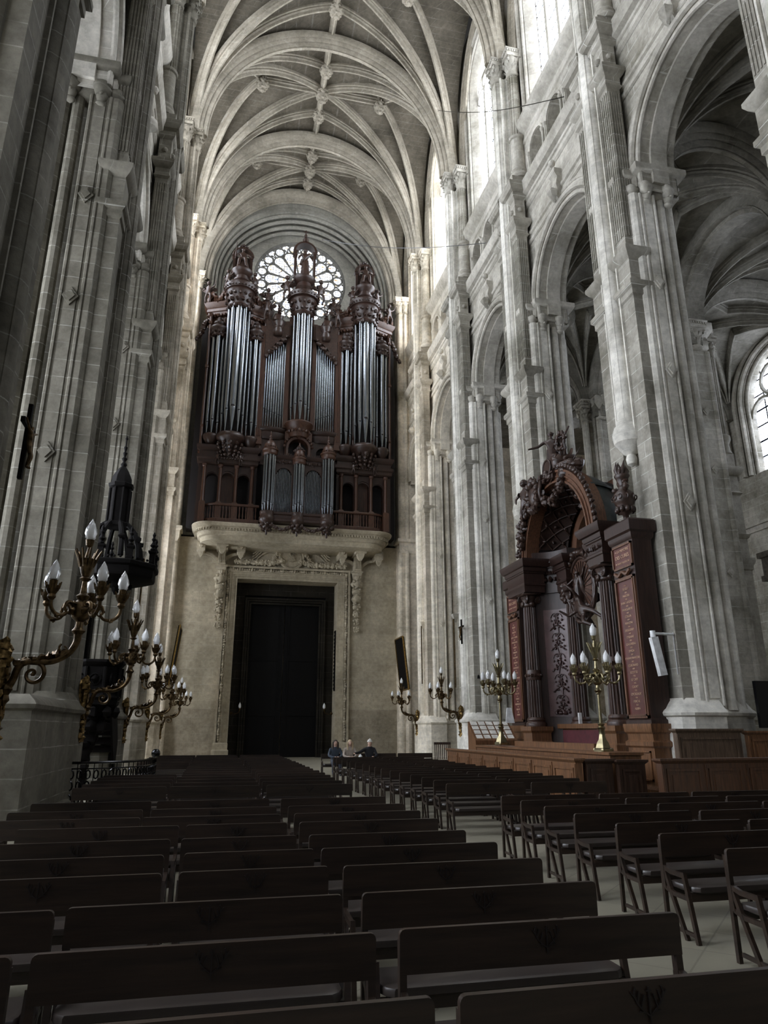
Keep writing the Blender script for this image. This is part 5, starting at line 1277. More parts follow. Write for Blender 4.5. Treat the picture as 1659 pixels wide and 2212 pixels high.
# medallion with relief, held by a flying figure
MD=empty('medallion',(0,0,0)); MD.parent=PW
mx,my,mz=12.0,21.75,6.42
g=G(); R=[]
for e in (0,.08): R.append([(mx+.15-e*2,my+.78*cos(2*PI*k/36),mz+1.0*sin(2*PI*k/36)) for k in range(36)])
g.loft(R); g.build('medallion_field',M['organ_red'],MD)
g=G(); g.tube([(mx-.02,my+.82*cos(2*PI*k/40),mz+1.05*sin(2*PI*k/40)) for k in range(41)],.06,6)
g.tube([(mx-.04,my+.95*cos(2*PI*k/40),mz+1.2*sin(2*PI*k/40)) for k in range(41)],[.07+.03*sin(k*2) for k in range(41)],6)
for k in range(14): a=PI*.1+PI*.8*k/13; g.blob((mx-.05,my+.98*cos(a),mz+1.25*sin(a)),.15,k,6,5,.4)
for k in range(6): g.blob((mx-.1,my+1.1,mz+.5-.14*k),.17,k,6,5,.4)
g.build('medallion_frame',M['carve'],MD)
g=G(); 
for k in range(26):
    a=2*PI*k/26
    if 2<k<24 or True: g.tube([(mx-.03,my+.25*cos(a),mz+.35*sin(a)),(mx-.03,my+.7*cos(a),mz+.92*sin(a))],[.012,.02],4)
statue(g,mx-.12,my+.1,mz-.75,1.35,'orator',-PI/2+.2); g.build('relief_figure',M['carve'],MD)
v,f=body(tors=1.3,la=((.13,0,.80),(.25,-.12,.86),(.3,-.2,.98)),ra=((-.13,0,.8),(-.24,-.1,.82),(-.2,-.22,.92)),ll=((.06,0,.5),(.1,.04,.28),(.06,.14,.06)),rl=((-.06,0,.5),(-.12,-.1,.3),(-.1,.02,.1)))
g=G(); q=G(); q.add(v,f); face(q,(0,-.01,.93),.058)
for s_ in (-1,1): q.loft([[(s_*.03,.08,.82),(s_*.04,.08,.74),(s_*.04,.08,.64)],[(s_*.2,.2,.92),(s_*.22,.2,.72),(s_*.16,.18,.5)],[(s_*.3,.26,.8),(s_*.32,.26,.66),(s_*.28,.26,.42)]])
g.merge(q,Matrix.Translation((11.75,20.45,5.0))@Matrix.Rotation(-PI/2,4,'Z')@Matrix.Rotation(rad(-58),4,'Y')@Matrix.Scale(1.9,4)); g.build('flying_figure',M['carve'],MD)
# ------------------------------------------------ stalls and panelling around the canopy
def wains(name,label,x0,x1,y0,y1,h,faces,n,mat='oak',cap=.06,cat='panelling'):
    """low panelled wall; faces: list of ('x-'|'y-') sides to panel"""
    E=empty(name,((x0+x1)/2,(y0+y1)/2,0),label,cat)
    g=G(); g.mould(x0,x1,y0,y1,[(0,.03),(.14,.03),(.17,0),(h-.1,0)]); g.build('carcass',M[mat],E)
    g=G(); g.mould(x0,x1,y0,y1,[(h-.1,.0),(h-.07,.03),(h-.04,cap),(h,cap)]); g.build('cap_rail',M[mat],E)
    for fc in faces:
        L=(y1-y0) if fc=='x-' else (x1-x0); w=L/n
        for k in range(n):
            a=(y0 if fc=='x-' else x0)+k*w
            g=G()
            for (p0,p1,z0,z1) in ((a+.1,a+.15,.26,h-.2),(a+w-.15,a+w-.1,.26,h-.2),(a+.1,a+w-.1,.26,.31),(a+.1,a+w-.1,h-.25,h-.2),(a+.22,a+w-.22,.38,h-.32)):
                if p1<=p0: continue
                e=.018+.004*(z1-z0<.1)-(.006 if (p1-p0>.3 and z1-z0>.3) else 0)
                if fc=='x-': g.box(x0-e,x0,p0,p1,z0,z1)
                else: g.box(p0,p1,y0-e,y0,z0,z1)
            for q in (.02,.05):
                if fc=='x-': g.box(x0-.02,x0,a+q-.012,a+q+.012,.2,h-.12)
                else: g.box(a+q-.012,a+q+.012,y0-.02,y0,.2,h-.12)
            g.build('raised_panel',M[mat],E)
    return E
wains('oak_screen','long honey oak panelled stall front running below the canopy',7.8,7.95,15.1,24.4,1.1,['x-'],8)
wains('oak_screen','short dark oak end wall of the stall, beside the brass candelabrum',8.05,8.7,15.1,15.25,1.08,['y-'],1,'oak_dark')
wains('oak_gate','dark oak panelled gate between the stall end and the canopy pedestal',8.78,9.45,15.0,15.12,1.06,['y-'],1,'oak_dark')
wains('oak_desk','low dark oak desk front in the right foreground behind the benches',9.15,14.2,13.9,14.1,1.12,['y-'],5,'oak_red')
wains('pier_panelling','tall weathered oak panelling boxed around the right nave pier foot',10.9,12.7,15.8,15.95,1.73,['y-'],1,'oak_worn')
wains('pier_panelling','narrow oak panelling return right of the nave pier foot',12.9,15.6,15.8,15.92,1.68,['y-'],3,'oak')
E=empty('stall_shelf',(9.2,19.8,0),'broad oak ledge behind the stall front carrying the two standing candelabra','ledge')
g=G(); g.mould(8.95,9.75,15.6,24.6,[(0,0),(1.12,0),(1.14,.05),(1.2,.05)]); g.build('ledge_top',M['oak'],E)
g=G(); g.box(9.55,9.75,17.4,22.6,1.2,1.36); g.build('ledge_step',M['oak'],E)
E=empty('upholstered_bench',(8.45,20,0),'dark upholstered bench seat inside the oak stall','bench')
g=G(); g.box(8.2,8.6,16.0,24,.4,.48); g.build('seat',M['redcloth'],E); g=G(); g.box(8.25,8.55,16.1,23.9,0,.4); g.build('seat_base',M['oak_dark'],E)
# leaflet rack
E=empty('leaflet_rack',(9.9,24.6,0),'sloping wooden rack of white leaflets at the far end of the stall','rack')
g=G(); g.loft([[(9.0,24.7,z) for z in (0,0)]][:0] or [[(9.0,24.8,0),(10.6,24.8,0),(10.6,25.6,0),(9.0,25.6,0)],[(9.0,24.8,1.35),(10.6,24.8,1.35),(10.6,25.6,2.0),(9.0,25.6,2.0)]]); g.build('rack_frame',M['oak'],E)
for r_ in range(4):
    for k in range(5):
        g=G(); y=24.88+.18*r_; z=1.42+.155*r_; x=9.08+.3*k; g.add([(x,y,z),(x+.24,y,z),(x+.24,y+.15,z+.12),(x,y+.15,z+.12),(x,y+.01,z-.02),(x+.24,y+.01,z-.02),(x+.24,y+.16,z+.1),(x,y+.16,z+.1)],[(0,1,2,3),(7,6,5,4),(0,4,5,1),(1,5,6,2),(2,6,7,3),(3,7,4,0)]); g.build('leaflet',M['paper'],E)
o=G(); o.loft([[(10.35,25.2,1.95),(10.7,25.2,1.95),(10.7,25.24,1.95),(10.35,25.24,1.95)],[(10.5,25.4,2.5),(10.68,25.4,2.5),(10.68,25.43,2.5),(10.5,25.43,2.5)]]); tag(o.build('notice_card',M['white']),'white card standing on the leaflet rack beside the far red panel','card')
o=G(); o.mould(11.65,11.75,22.05,22.12,[(1.9,0),(2.25,0)]); tag(o.build('candle_stub',M['white']),'small white object standing on the canopy back rail','candle')
g=G(); g.box(11.0,11.3,16.6,16.64,2.75,3.0)
# white pivoting lamp on the near panel
E=empty('wall_lamp',(11.75,16.6,3.6),'long white tubular lamp on a bracket beside the red inscribed panel','lamp')
g=G(); g.tube([(11.05,16.6,4.15),(11.75,16.65,4.15)],.035,8); g.lathe(11.1,16.6,[(4.05,.07),(4.22,.07)],12); g.box(11.74,11.76,16.65,16.67,3.1,4.2); g.build('bracket',M['white'],E)
g=G(); g.m=Matrix.Translation((11.15,16.55,3.55))@Matrix.Rotation(rad(-9),4,'Y'); g.box(-.1,.1,-.07,.07,-.5,.5); g.m=None; g.build('lamp_tube',M['white'],E)
# screen
E=empty('display_screen',(15.0,15.4,1.7),'large switched-off black screen standing above the oak panelling at the right edge','screen')
g=G(); g.box(13.85,15.9,16.4,16.5,1.75,2.95); g.build('screen_panel',M['screen'],E); g=G(); g.box(14.3,14.6,16.5,16.6,0,2.6); g.box(14.0,14.9,16.3,16.7,0,.05); g.build('stand',M['black'],E)
# ------------------------------------------------ candelabra
def flame(g,x,y,z,s=1):
    R=[]; pr=[(0,.035),(.03,.06),(.09,.075),(.16,.06),(.22,.035),(.27,.012),(.29,.003)]
    for i,(h,r) in enumerate(pr):
        R.append([(x+s*(r*(1+.2*math.cos(6*2*PI*k/12+i*.9)))*cos(2*PI*k/12+i*.35),y+s*(r*(1+.2*math.cos(6*2*PI*k/12+i*.9)))*sin(2*PI*k/12+i*.35),z+s*h) for k in range(12)])
    g.loft(R)
def cand_head(par,x,y,z,metal,R_=.55,n=5,a0=.3):
    """local coordinates: stem foot at z"""
    B=lambda g,nm,m: g.build(nm,M[m],par,world=False)
    g=G(); g.lathe(x,y,[(z,.06),(z+.05,.1),(z+.1,.06),(z+.18,.05),(z+.24,.12),(z+.36,.15),(z+.46,.12),(z+.5,.07),(z+.56,.1),(z+.6,.05),(z+.78,.035),(z+.82,.09),(z+.85,.05),(z+.9,.07),(z+1.0,.1),(z+1.12,.12),(z+1.14,.05),(z+1.3,.02),(z+1.33,.05),(z+1.42,.065),(z+1.43,.02)],12)
    for k in range(10): a=2*PI*k/10; g.tube([(x+.09*cos(a),y+.09*sin(a),z+1.0),(x+.14*cos(a),y+.14*sin(a),z+1.15),(x+.19*cos(a),y+.19*sin(a),z+1.26)],[.02,.02,.012],5)
    for k in range(5): a=2*PI*k/5+.2; g.blob((x+.15*cos(a),y+.15*sin(a),z+.34),.06,k)
    B(g,'stem',metal)
    g=G(); flame(g,x,y,z+1.42,1.15); B(g,'glass_flame','crystal')
    for k in range(n):
        a=a0+2*PI*k/n; ca,sa=cos(a),sin(a); g=G(); P=[]
        for t,r,h in ((0,.1,.36),(.1,.2,.44),(.2,.28,.42),(.3,.3,.34),(.4,.27,.30),(.5,.33,.24),(.6,.44,.24),(.7,.53,.32),(.8,.55,.44)): P.append((x+r/.55*R_*ca,y+r/.55*R_*sa,z+h))
        g.tube(G.smooth(P,3),G.interp([.03,.03,.026,.024,.022,.024,.026,.026,.022],3),8); g.blob((x+.42/.55*R_*ca,y+.42/.55*R_*sa,z+.225),.035,k,6,5,.4); g.blob((x+.15/.55*R_*ca,y+.15/.55*R_*sa,z+.43),.045,k+5,6,5,.4)
        Q=[(x+(.27+.055*cos(q))*ca/.55*R_,y+(.27+.055*cos(q))*sa/.55*R_,z+.335+.055*sin(q)) for q in [PI*k2/6 for k2 in range(11)]]; g.tube(Q,.014,5)
        X_,Y_=x+R_*ca,y+R_*sa
        g.lathe(X_,Y_,[(z+.42,.03),(z+.46,.06),(z+.5,.05),(z+.56,.085),(z+.62,.1),(z+.63,.05),(z+.7,.06),(z+.72,.03)],10)
        for j in range(7): b=2*PI*j/7; g.tube([(X_+.08*cos(b),Y_+.08*sin(b),z+.58),(X_+.11*cos(b),Y_+.11*sin(b),z+.68)],[.018,.01],4)
        B(g,'candle_arm',metal)
        g=G(); flame(g,X_,Y_,z+.7,1.05); B(g,'glass_flame','crystal')
def sconce(x,y,z,sx,metal,label,first=None):
    if first is not None: return dup(first,(x,y,z),label,scale=(sx*1,1,1))
    E=empty('candelabra_bracket',(x,y,z),label,'lamp','gilt wall candelabra on the nave piers')
    g=G(); R=[]
    for t,w_,d in ((-.75,.03,.04),(-.6,.08,.07),(-.45,.06,.06),(-.3,.12,.1),(0,.2,.14),(.2,.17,.12),(.35,.1,.1),(.5,.13,.08),(.62,.04,.05)): R.append([(0,-w_,t),(d,-w_*.7,t),(d*1.3,0,t),(d,w_*.7,t),(0,w_,t)])
    g.loft(R)
    for k in range(30): g.blob((.13,.15*sin(k*2.1),-.7+.045*k),.075,k,6,5,.5)
    g.build('wall_plate',M['gilt_dark'],E,world=False)
    P=[(.08,0,.05),(.2,0,.02),(.27,0,.12),(.32,0,.3),(.42,0,.38),(.6,0,.38),(.78,0,.40),(.95,0,.5),(1.04,0,.66),(1.05,0,.8)]
    g=G(); g.tube(G.smooth(P,4),G.interp([.07,.06,.05,.05,.05,.05,.045,.045,.05,.06],4),10)
    for k in range(7): g.blob((.3+.1*k,0,.36+.025*k),.06,k+30,6,5,.45)
    sp=[(.52+(.17-.012*k)*cos(rad(80-k*36)),0,.21+(.17-.012*k)*sin(rad(80-k*36))) for k in range(14)]; g.tube(G.smooth(sp,3),G.interp([.035-.0015*k for k in range(14)],3),8); g.ball((.52,0,.21),.035,6,5)
    sp=[(.88+(.07-.006*k)*cos(rad(120+k*40)),0,.58+(.07-.006*k)*sin(rad(120+k*40))) for k in range(9)]; g.tube(G.smooth(sp,3),.016,5)
    g.lathe(.2,0,[(-.28,.01),(-.2,.03),(-.15,.07),(-.08,.05),(0,.09),(.06,.06)],8); g.build('scroll_arm',M[metal],E,world=False)
    cand_head(E,1.05,0,.78,metal)
    return E
SC=sconce(-3.12,10.95,2.25,1,'bronze','gilt and bronze wall candelabrum with crystal flames, nearest the camera on the left')
for (x,y,z,sx,l) in ((-3.16,17.75,2.2,1,'gilt wall candelabrum on the left in front of the dark pulpit'),(-3.16,25.6,2.05,1,'gilt wall candelabrum on the left just past the pulpit'),(-3.16,33.4,2.0,1,'gilt wall candelabrum on the left, fourth along the piers'),(-3.16,41.3,2.0,1,'gilt wall candelabrum on the left, farthest, by the west wall'),
    (11.52,41.3,2.15,-1,'gilt wall candelabrum on the right nearest the portal'),(11.52,33.4,2.15,-1,'gilt wall candelabrum on the right pier beside the thin dark lamp stem')):
    sconce(x,y,z,sx,'bronze',l,SC)
SC['label']='gilt and bronze wall candelabrum with crystal flames, nearest the camera on the left'
E=empty('standing_candelabra',(9.3,16.5,1.2),'tall polished brass candelabrum standing on the oak ledge in front of the medallion','lamp','brass candelabra standing on the stall ledge')
g=G(); g.pmould([(.2*cos(k*PI/3),.2*sin(k*PI/3)) for k in range(6)],[(0,.05),(.06,.05),(.08,0),(.2,-.04),(.28,-.1),(.42,-.13)]); g.lathe(0,0,[(.4,.08),(.5,.07),(.56,.1),(.6,.06),(.64,.09),(.68,.045),(.9,.04),(1.35,.033),(1.38,.06),(1.42,.06),(1.44,.03)],14)
for k in range(3): a=2*PI*k/3; g.ball((.22*cos(a),.22*sin(a),.03),.06,6,5)
g.build('pedestal_column',M['brass'],E,world=False)
cand_head(E,0,0,1.4,'brass',.55,6,.5)
dup(E,(9.3,23.1,1.24),'tall brass candelabrum standing at the far end of the oak ledge by the leaflet rack')
def one_arm(x,y,z,s_,label):
    E=empty('door_lamp',(x,y,z),label,'lamp')
    g=G(); g.blob((0,0,0),.09,3); g.tube([(0,0,0),(s_*.2,-.1,-.05),(s_*.45,-.18,.02),(s_*.52,-.2,.2)],[.03,.025,.02,.03],6); g.lathe(s_*.52,-.2,[(.18,.03),(.26,.06),(.3,.06),(.31,.03)],8); g.build('lamp_arm',M['bronze'],E,world=False)
    g=G(); flame(g,s_*.52,-.2,.3,1.3); g.build('glass_flame',M['crystal'],E,world=False)
one_arm(.78,47.9,2.75,1,'small single-flame lamp on the left jamb of the dark doorway'); one_arm(7.31,47.9,2.75,-1,'small single-flame lamp on the right jamb of the dark doorway')
# ------------------------------------------------ pulpit
PU=empty('pulpit',(-3.5,22.3,0),'very dark carved wooden pulpit with spired canopy against the left piers','pulpit')
def octo(cx,cy,r,n=8,rot=PI/8): return [(cx+r*cos(rot+2*PI*k/n),cy+r*sin(rot+2*PI*k/n)) for k in range(n)]
px_,py_=-3.5,22.3
g=G(); g.pmould(octo(px_,py_,.55),[(1.1,-.5),(1.5,-.35),(1.7,-.42),(2.0,-.2),(2.1,-.28),(2.3,-.05),(2.4,.1),(2.5,.12),(2.55,.05)]); 
for k in range(8): a=k*PI/4; g.blob((px_+.35*cos(a),py_+.35*sin(a),1.8),.16,k); g.blob((px_+.55*cos(a),py_+.55*sin(a),2.2),.14,k+3)
g.build('pulpit_stem',M['black'],PU)
g=G(); g.pmould(octo(px_,py_,.62),[(2.5,0),(2.6,.08),(2.7,.0),(3.45,.0),(3.5,.06),(3.58,.12),(3.65,.12)])
for k in range(8):
    a=k*PI/4; g.lathe(px_+.66*cos(a+PI/8),py_+.66*sin(a+PI/8),[(2.6,.05),(3.45,.05)],6); g.torus((px_+.58*cos(a),py_+.58*sin(a),3.1),.16,.03,'x' if k%2 else 'y',12,4); g.blob((px_+.58*cos(a),py_+.58*sin(a),3.1),.1,k)
g.build('pulpit_body',M['black'],PU)
g=G(); g.box(px_-.75,px_-.55,py_-.4,py_+.4,2.5,6.0); g.box(px_-.5,px_-.35,py_-.15,py_+.15,3.6,6.0); g.build('back_board',M['black'],PU)
g=G(); g.pmould(octo(px_+.2,py_,1.1),[(5.95,-.45),(6.0,-.2),(6.08,.02),(6.15,.05),(6.35,.05),(6.4,.12),(6.5,.14),(6.55,.05)]); 
for k in range(40):
    a=2*PI*k/40; g.ball((px_+.2+1.1*cos(a),py_+1.1*sin(a),6.6),.045,5,4)
for k in range(5): g.blob((px_+.5*cos(k*1.3),py_+.5*sin(k*1.3),5.9),.14,k)
g.lathe(px_+.2,py_-.2,[(5.6,.02),(5.75,.1),(5.95,.14)],8); g.build('sounding_board',M['black'],PU)
for k in range(8):
    a=PI/8+k*PI/4; x,y=px_+.2+1.08*cos(a),py_+1.08*sin(a); g=G(); g.mould(x-.08,x+.08,y-.08,y+.08,[(6.4,.02),(6.45,0),(6.85,0),(6.9,.04),(6.95,.04)]); g.lathe(x,y,[(6.95,.05),(7.0,.09),(7.06,.04),(7.12,.1),(7.2,.05),(7.25,.03),(7.32,.07),(7.38,.03),(7.46,.05),(7.55,.01)],8); g.build('pinnacle',M['black'],PU)
g=G()
for k in range(8):
    a=PI/8+k*PI/4; P=[(px_+r*cos(a),py_+r*sin(a),z) for r,z in ((.85,6.7),(.8,7.1),(.65,7.5),(.45,7.75),(.32,7.85))]; g.tube(P,[.09,.08,.08,.07,.08],6); g.blob((px_+.78*cos(a),py_+.78*sin(a),7.3),.1,k)
g.build('flying_ribs',M['black'],PU)
g=G(); g.pmould(octo(px_,py_,.3),[(7.75,.12),(7.85,.12),(7.9,.02),(7.95,0),(9.0,0),(9.05,.08),(9.15,.1),(9.2,.02),(9.4,-.0),(9.6,-.1),(9.75,-.2),(9.8,-.27)]); g.lathe(px_,py_,[(9.75,.06),(9.85,.1),(9.95,.04),(10.05,.09),(10.12,.03),(10.25,.07),(10.3,.03),(10.45,.06),(10.5,.02),(10.7,.02),(10.75,.05),(10.85,.01)],8)
for k in range(8): a=PI/8+k*PI/4; g.lathe(px_+.32*cos(a),py_+.32*sin(a),[(7.9,.04),(9.0,.04)],5)
g.build('lantern_spire',M['black'],PU)
g=G(); 
for k in range(9): # stair descending behind to the far side
    g.box(px_-.5,px_+.35,py_+.5+.26*k,py_+.76+.26*k,2.3-.25*k,2.5-.25*k)
g.loft([[(px_+.4,py_+.4,2.3),(px_+.4,py_+.4,3.5),(px_+.34,py_+.4,3.5),(px_+.34,py_+.4,2.3)],[(px_+.4,py_+2.9,.05),(px_+.4,py_+2.9,1.1),(px_+.34,py_+2.9,1.1),(px_+.34,py_+2.9,.05)]])
g.build('stair',M['black'],PU)
g=G(); P=[]
for k in range(14): z=.0+.17*k; g.blob((px_-.3+.25*(k/14)**2*1.8,py_-.1,z),.3-.008*k,k,8,6,.35)
g.build('carved_foot',M['black'],PU)
# iron railing around the pulpit stair
E=empty('iron_railing',(-2.3,18.5,0),'black wrought iron railing with scrolls around the pulpit foot','railing')
RP=[(-3.25,17.3),(-2.7,17.25),(-2.0,17.7),(-1.6,18.6),(-1.5,19.8),(-1.6,21.0)]
def cm(P,n=6):
    out=[]
    for i in range(len(P)-1):
        p0=P[max(i-1,0)]; p1=P[i]; p2=P[i+1]; p3=P[min(i+2,len(P)-1)]
        for k in range(n):
            t=k/n; out.append(tuple(.5*((2*p1[j])+(-p0[j]+p2[j])*t+(2*p0[j]-5*p1[j]+4*p2[j]-p3[j])*t*t+(-p0[j]+3*p1[j]-3*p2[j]+p3[j])*t**3) for j in range(2)))
    out.append(P[-1]); return out
RC=cm(RP)
g=G(); g.tube([(x,y,1.02) for x,y in RC],.03,6); g.tube([(x,y,.9) for x,y in RC],.015,5); g.tube([(x,y,.1) for x,y in RC],.02,5); g.build('top_rail',M['iron'],E)
g=G()
for i,(x,y,a) in enumerate(along(RC,.17)):
    g.tube([(x,y,0),(x,y,1.0)],.012,4)
    for zz in (.28,.55,.78):
        P=[(x+cos(a)*(.055+.05*cos(t)),y+sin(a)*(.055+.05*cos(t)),zz+.09*sin(t)) for t in [2*PI*q/8 for q in range(9)]]; g.tube(P,.018,5)
    g.blob((x,y,.42),.035,i,5,4)
g.build('scroll_infill',M['iron'],E)
g=G(); g.lathe(-1.6,21.0,[(0,.05),(1.0,.04)],8); g.ball((-1.6,21.0,1.1),.12,10,8); g.build('newel_post',M['iron'],E)
# ------------------------------------------------ small things on piers and walls
def crucifix(x,y,z,s_,label,metal='bronze',ax='x'):
    E=empty('crucifix',(x,y,z),label,'crucifix'); g=G()
    if ax=='x': g.box(-.03,.03,-.04,.04,-.6,.6); g.box(-.03,.03,-.3,.3,.2,.28)
    else: g.box(-.04,.04,-.03,.03,-.6,.6); g.box(-.3,.3,-.03,.03,.2,.28)
    g.build('cross',M['black'],E,world=False)
    v,f=body(la=((.13,0,.80),(.26,0,.86),(.4,0,.92)),ra=((-.13,0,.80),(-.26,0,.86),(-.4,0,.92)),ll=((.04,0,.5),(.05,-.06,.28),(.02,0,.05)),rl=((-.04,0,.5),(-.05,-.06,.28),(-.02,0,.05)),sub=1)
    q=G(); q.add(v,f); g=G(); g.merge(q,Matrix.Translation((.06*s_ if ax=='x' else 0,0 if ax=='x' else -.06,-.45))@Matrix.Rotation(PI/2*s_ if ax=='x' else 0,4,'Z')@Matrix.Scale(.75,4)); g.build('figure',M[metal],E,world=False)
crucifix(-3.1,10.65,5.85,1,'small dark crucifix high on the nearest left pier'); crucifix(11.45,33.0,6.35,-1,'crucifix on the right pier between the wall candelabra')
for i,(x,y,z,x2,l) in enumerate(((11.45,26.35,7.6,1,'second'),(11.7,40.8,7.9,1,'fifth'),(11.45,33.9,7.3,1,'third'),(-3.1,25.9,7.8,-1,'left'))):
    E=empty('pole_bracket',(x,y,z-3),'stone console with slender pole on the %s'%({'second':'right pier behind the far brass candelabrum','fifth':'right pier closest to the portal','third':'right pier with the crucifix','left':'left pier past the pulpit'}[l]),'bracket')
    g=G(); g.mould(x-.13,x+.13,y-.13,y+.13,[(z-.35,-.08),(z-.2,-.04),(z-.1,0),(z,.04),(z+.06,.04)]); g.build('console',M['stone_plain'],E)
    g=G(); g.tube([(x-.12*x2,y-.1,z-3.6),(x-.12*x2,y-.1,z-.2)],.035,6); g.build('pole',M['bronze'],E)
def picture(x,y0,y1,z0,z1,s_,label,tilt=.35):
    E=empty('framed_painting',(x,(y0+y1)/2,z0),label,'painting')
    g=G(); P=[(x,y0,z0),(x,y1,z0),(x-s_*tilt,y1,z1),(x-s_*tilt,y0,z1)]; Q=[(a+s_*.1,b_,c) for a,b_,c in P]; g.loft([P,Q]); g.build('canvas_back',M['black'],E)
    g=G()
    for a,b_ in zip(P,P[1:]+P[:1]): g.tube([a,b_],.06,4)
    g.build('gilt_frame',M['gold'],E)
picture(11.25,42.6,44.6,4.1,7.3,1,'dark framed painting leaning from the right wall beside the portal')
picture(-2.9,42.8,45.0,4.2,7.6,-1,'dark framed painting leaning from the left wall beside the portal')
# arched stem lamp leaning near third right pier
E=empty('thin_lamp',(11.6,33.9,0),'thin curved black lamp stem beside the right wall candelabrum','lamp')
g=G(); g.tube([(11.5,33.2,2.3),(11.75,32.8,2.35),(12.1,32.5,2.7),(12.25,32.4,3.4),(12.15,32.4,4.0),(12.0,32.4,4.4),(12.1,32.4,4.75)],.022,5); g.build('stem',M['iron'],E)
g=G(); g.lathe(12.0,32.4,[(4.05,.1),(4.2,.09),(4.32,.02)],8); g.build('shade',M['iron'],E)
E=empty('small_chair',(9.6,30.8,0),'small spindle-back wooden chair beyond the end of the oak stall','chair')
g=G(); g.box(9.2,9.95,30.6,30.65,1.1,1.2); 
for k in range(9): g.box(9.22+.085*k,9.25+.085*k,30.6,30.64,.5,1.1)
g.build('backrest',M['oak_dark'],E); g=G(); g.box(9.2,9.95,30.6,31.05,.42,.47); g.build('seat',M['oak_dark'],E)
for x in (9.22,9.9):
    for y in (30.62,31.0): g=G(); g.box(x,x+.04,y,y+.04,0,.45); g.build('leg',M['oak_dark'],E)
# cables across the nave
for i,(p,q,l) in enumerate((((4.9,41.0,34.6),(12.0,28.64,25.98),'thin cable strung across the nave in front of the rose window'),((10.86,34.0,40.3),(12.0,19.8,26.2),'thin cable running from the vault to the right gallery'))):
    g=G(); g.tube([tuple(p[j]+(q[j]-p[j])*t-(.5*sin(PI*t) if j==2 else 0) for j in range(3)) for t in [k/16 for k in range(17)]],.02,4); tag(g.build('cable',M['iron']),l,'cable')
# ---------------------------------------------------------------- benches
def make_bench(w,label):
    E=empty('nave_bench',(0,0,0),label,'bench')
    B=lambda g,n,m='bench': g.build(n,M[m],E,world=False)
    # backrest board with rounded upper corners, emblem inlay
    g=G(); pts=[(-w/2,.61),(w/2,.61),(w/2,.775),(w/2-.004,.787),(w/2-.012,.796),(w/2-.025,.80),(-w/2+.025,.80),(-w/2+.012,.796),(-w/2+.004,.787),(-w/2,.775)]
    g.loft([[(x,-.015+.02*(z-.8)*-1,z) for x,z in pts],[(x,.015-.02*(z-.8),z) for x,z in pts]]); B(g,'backrest')
    g=G()
    for s_ in (-1,1):
        g.tube([(0,-.021,.64),(s_*.03,-.021,.665),(s_*.05,-.021,.69),(s_*.062,-.021,.725),(s_*.055,-.021,.75)],.004,4)
        for a,b_ in (((.035,.668),(.02,.72)),((.05,.69),(.04,.735)),((.022,.655),(.045,.66)),((.058,.71),(.075,.735))): g.tube([(s_*a[0],-.021,a[1]),(s_*b_[0],-.021,b_[1])],.0035,4)
    g.tube([(0,-.021,.61),(0,-.021,.75)],.004,4); g.tube([(-.012,-.021,.735),(.012,-.021,.735)],.003,4); g.v=[(a,b_,.72+(c-.68)*.85) for a,b_,c in g.v]; B(g,'emblem','ink')
    e=w/2-.04; pts=[(-e,-.03),(-e,-.30),(-e+.02,-.345),(-e+.06,-.375),(e-.06,-.375),(e-.02,-.345),(e,-.30),(e,-.03)]
    g=G(); g.loft([[(x*.97,y*.97,.372) for x,y in pts],[(x,y,.385) for x,y in pts],[(x,y,.41) for x,y in pts],[(x*.99,y*.985-.003,.422) for x,y in pts],[(x*.96,y*.93-.012,.428) for x,y in pts]]); B(g,'seat','seat')
    g=G(); g.box(-w/2+.03,w/2-.03,-.06,-.03,.31,.372); g.box(-w/2+.03,w/2-.03,-.34,-.31,.31,.372); B(g,'seat_rail')
    for s_ in (-1,1):
        x=s_*(w/2-.018)
        g=G(); g.sweep([(x,.018,.75),(x,.012,.55),(x,.0,.36)],[(-.017,-.022),(.017,-.022),(.017,.022),(-.017,.022)],(0,1,0)); g.sweep([(x,-.01,.5),(x,-.12,.25),(x,-.24,.0)],[(-.015,-.018),(.015,-.018),(.015,.018),(-.015,.018)],(0,1,0)); B(g,'back_post')
        g=G(); g.sweep([(x,.01,.53),(x,-.10,.505),(x,-.29,.50)],[(-.015,-.018),(.015,-.018),(.015,.018),(-.015,.018)],(0,0,1)); B(g,'arm_rail'); g=G(); g.sweep([(x,.01,.37),(x,-.12,.335),(x,-.33,.33)],[(-.013,-.018),(.013,-.018),(.013,.018),(-.013,.018)],(0,0,1)); B(g,'side_rail'); g=G(); g.sweep([(x,-.03,.07),(x,-.37,.06)],[(-.012,-.014),(.012,-.014),(.012,.014),(-.012,.014)],(0,0,1)); B(g,'stretcher')
        g=G(); g.sweep([(x,.02,.53),(x,.02,0)],[(-.016,-.018),(.016,-.018),(.016,.018),(-.016,.018)],(0,1,0)); B(g,'leg')
        g=G(); g.sweep([(x,-.28,.525),(x,-.385,0)],[(-.016,-.018),(.016,-.018),(.016,.018),(-.016,.018)],(0,1,0)); B(g,'leg')
    return E
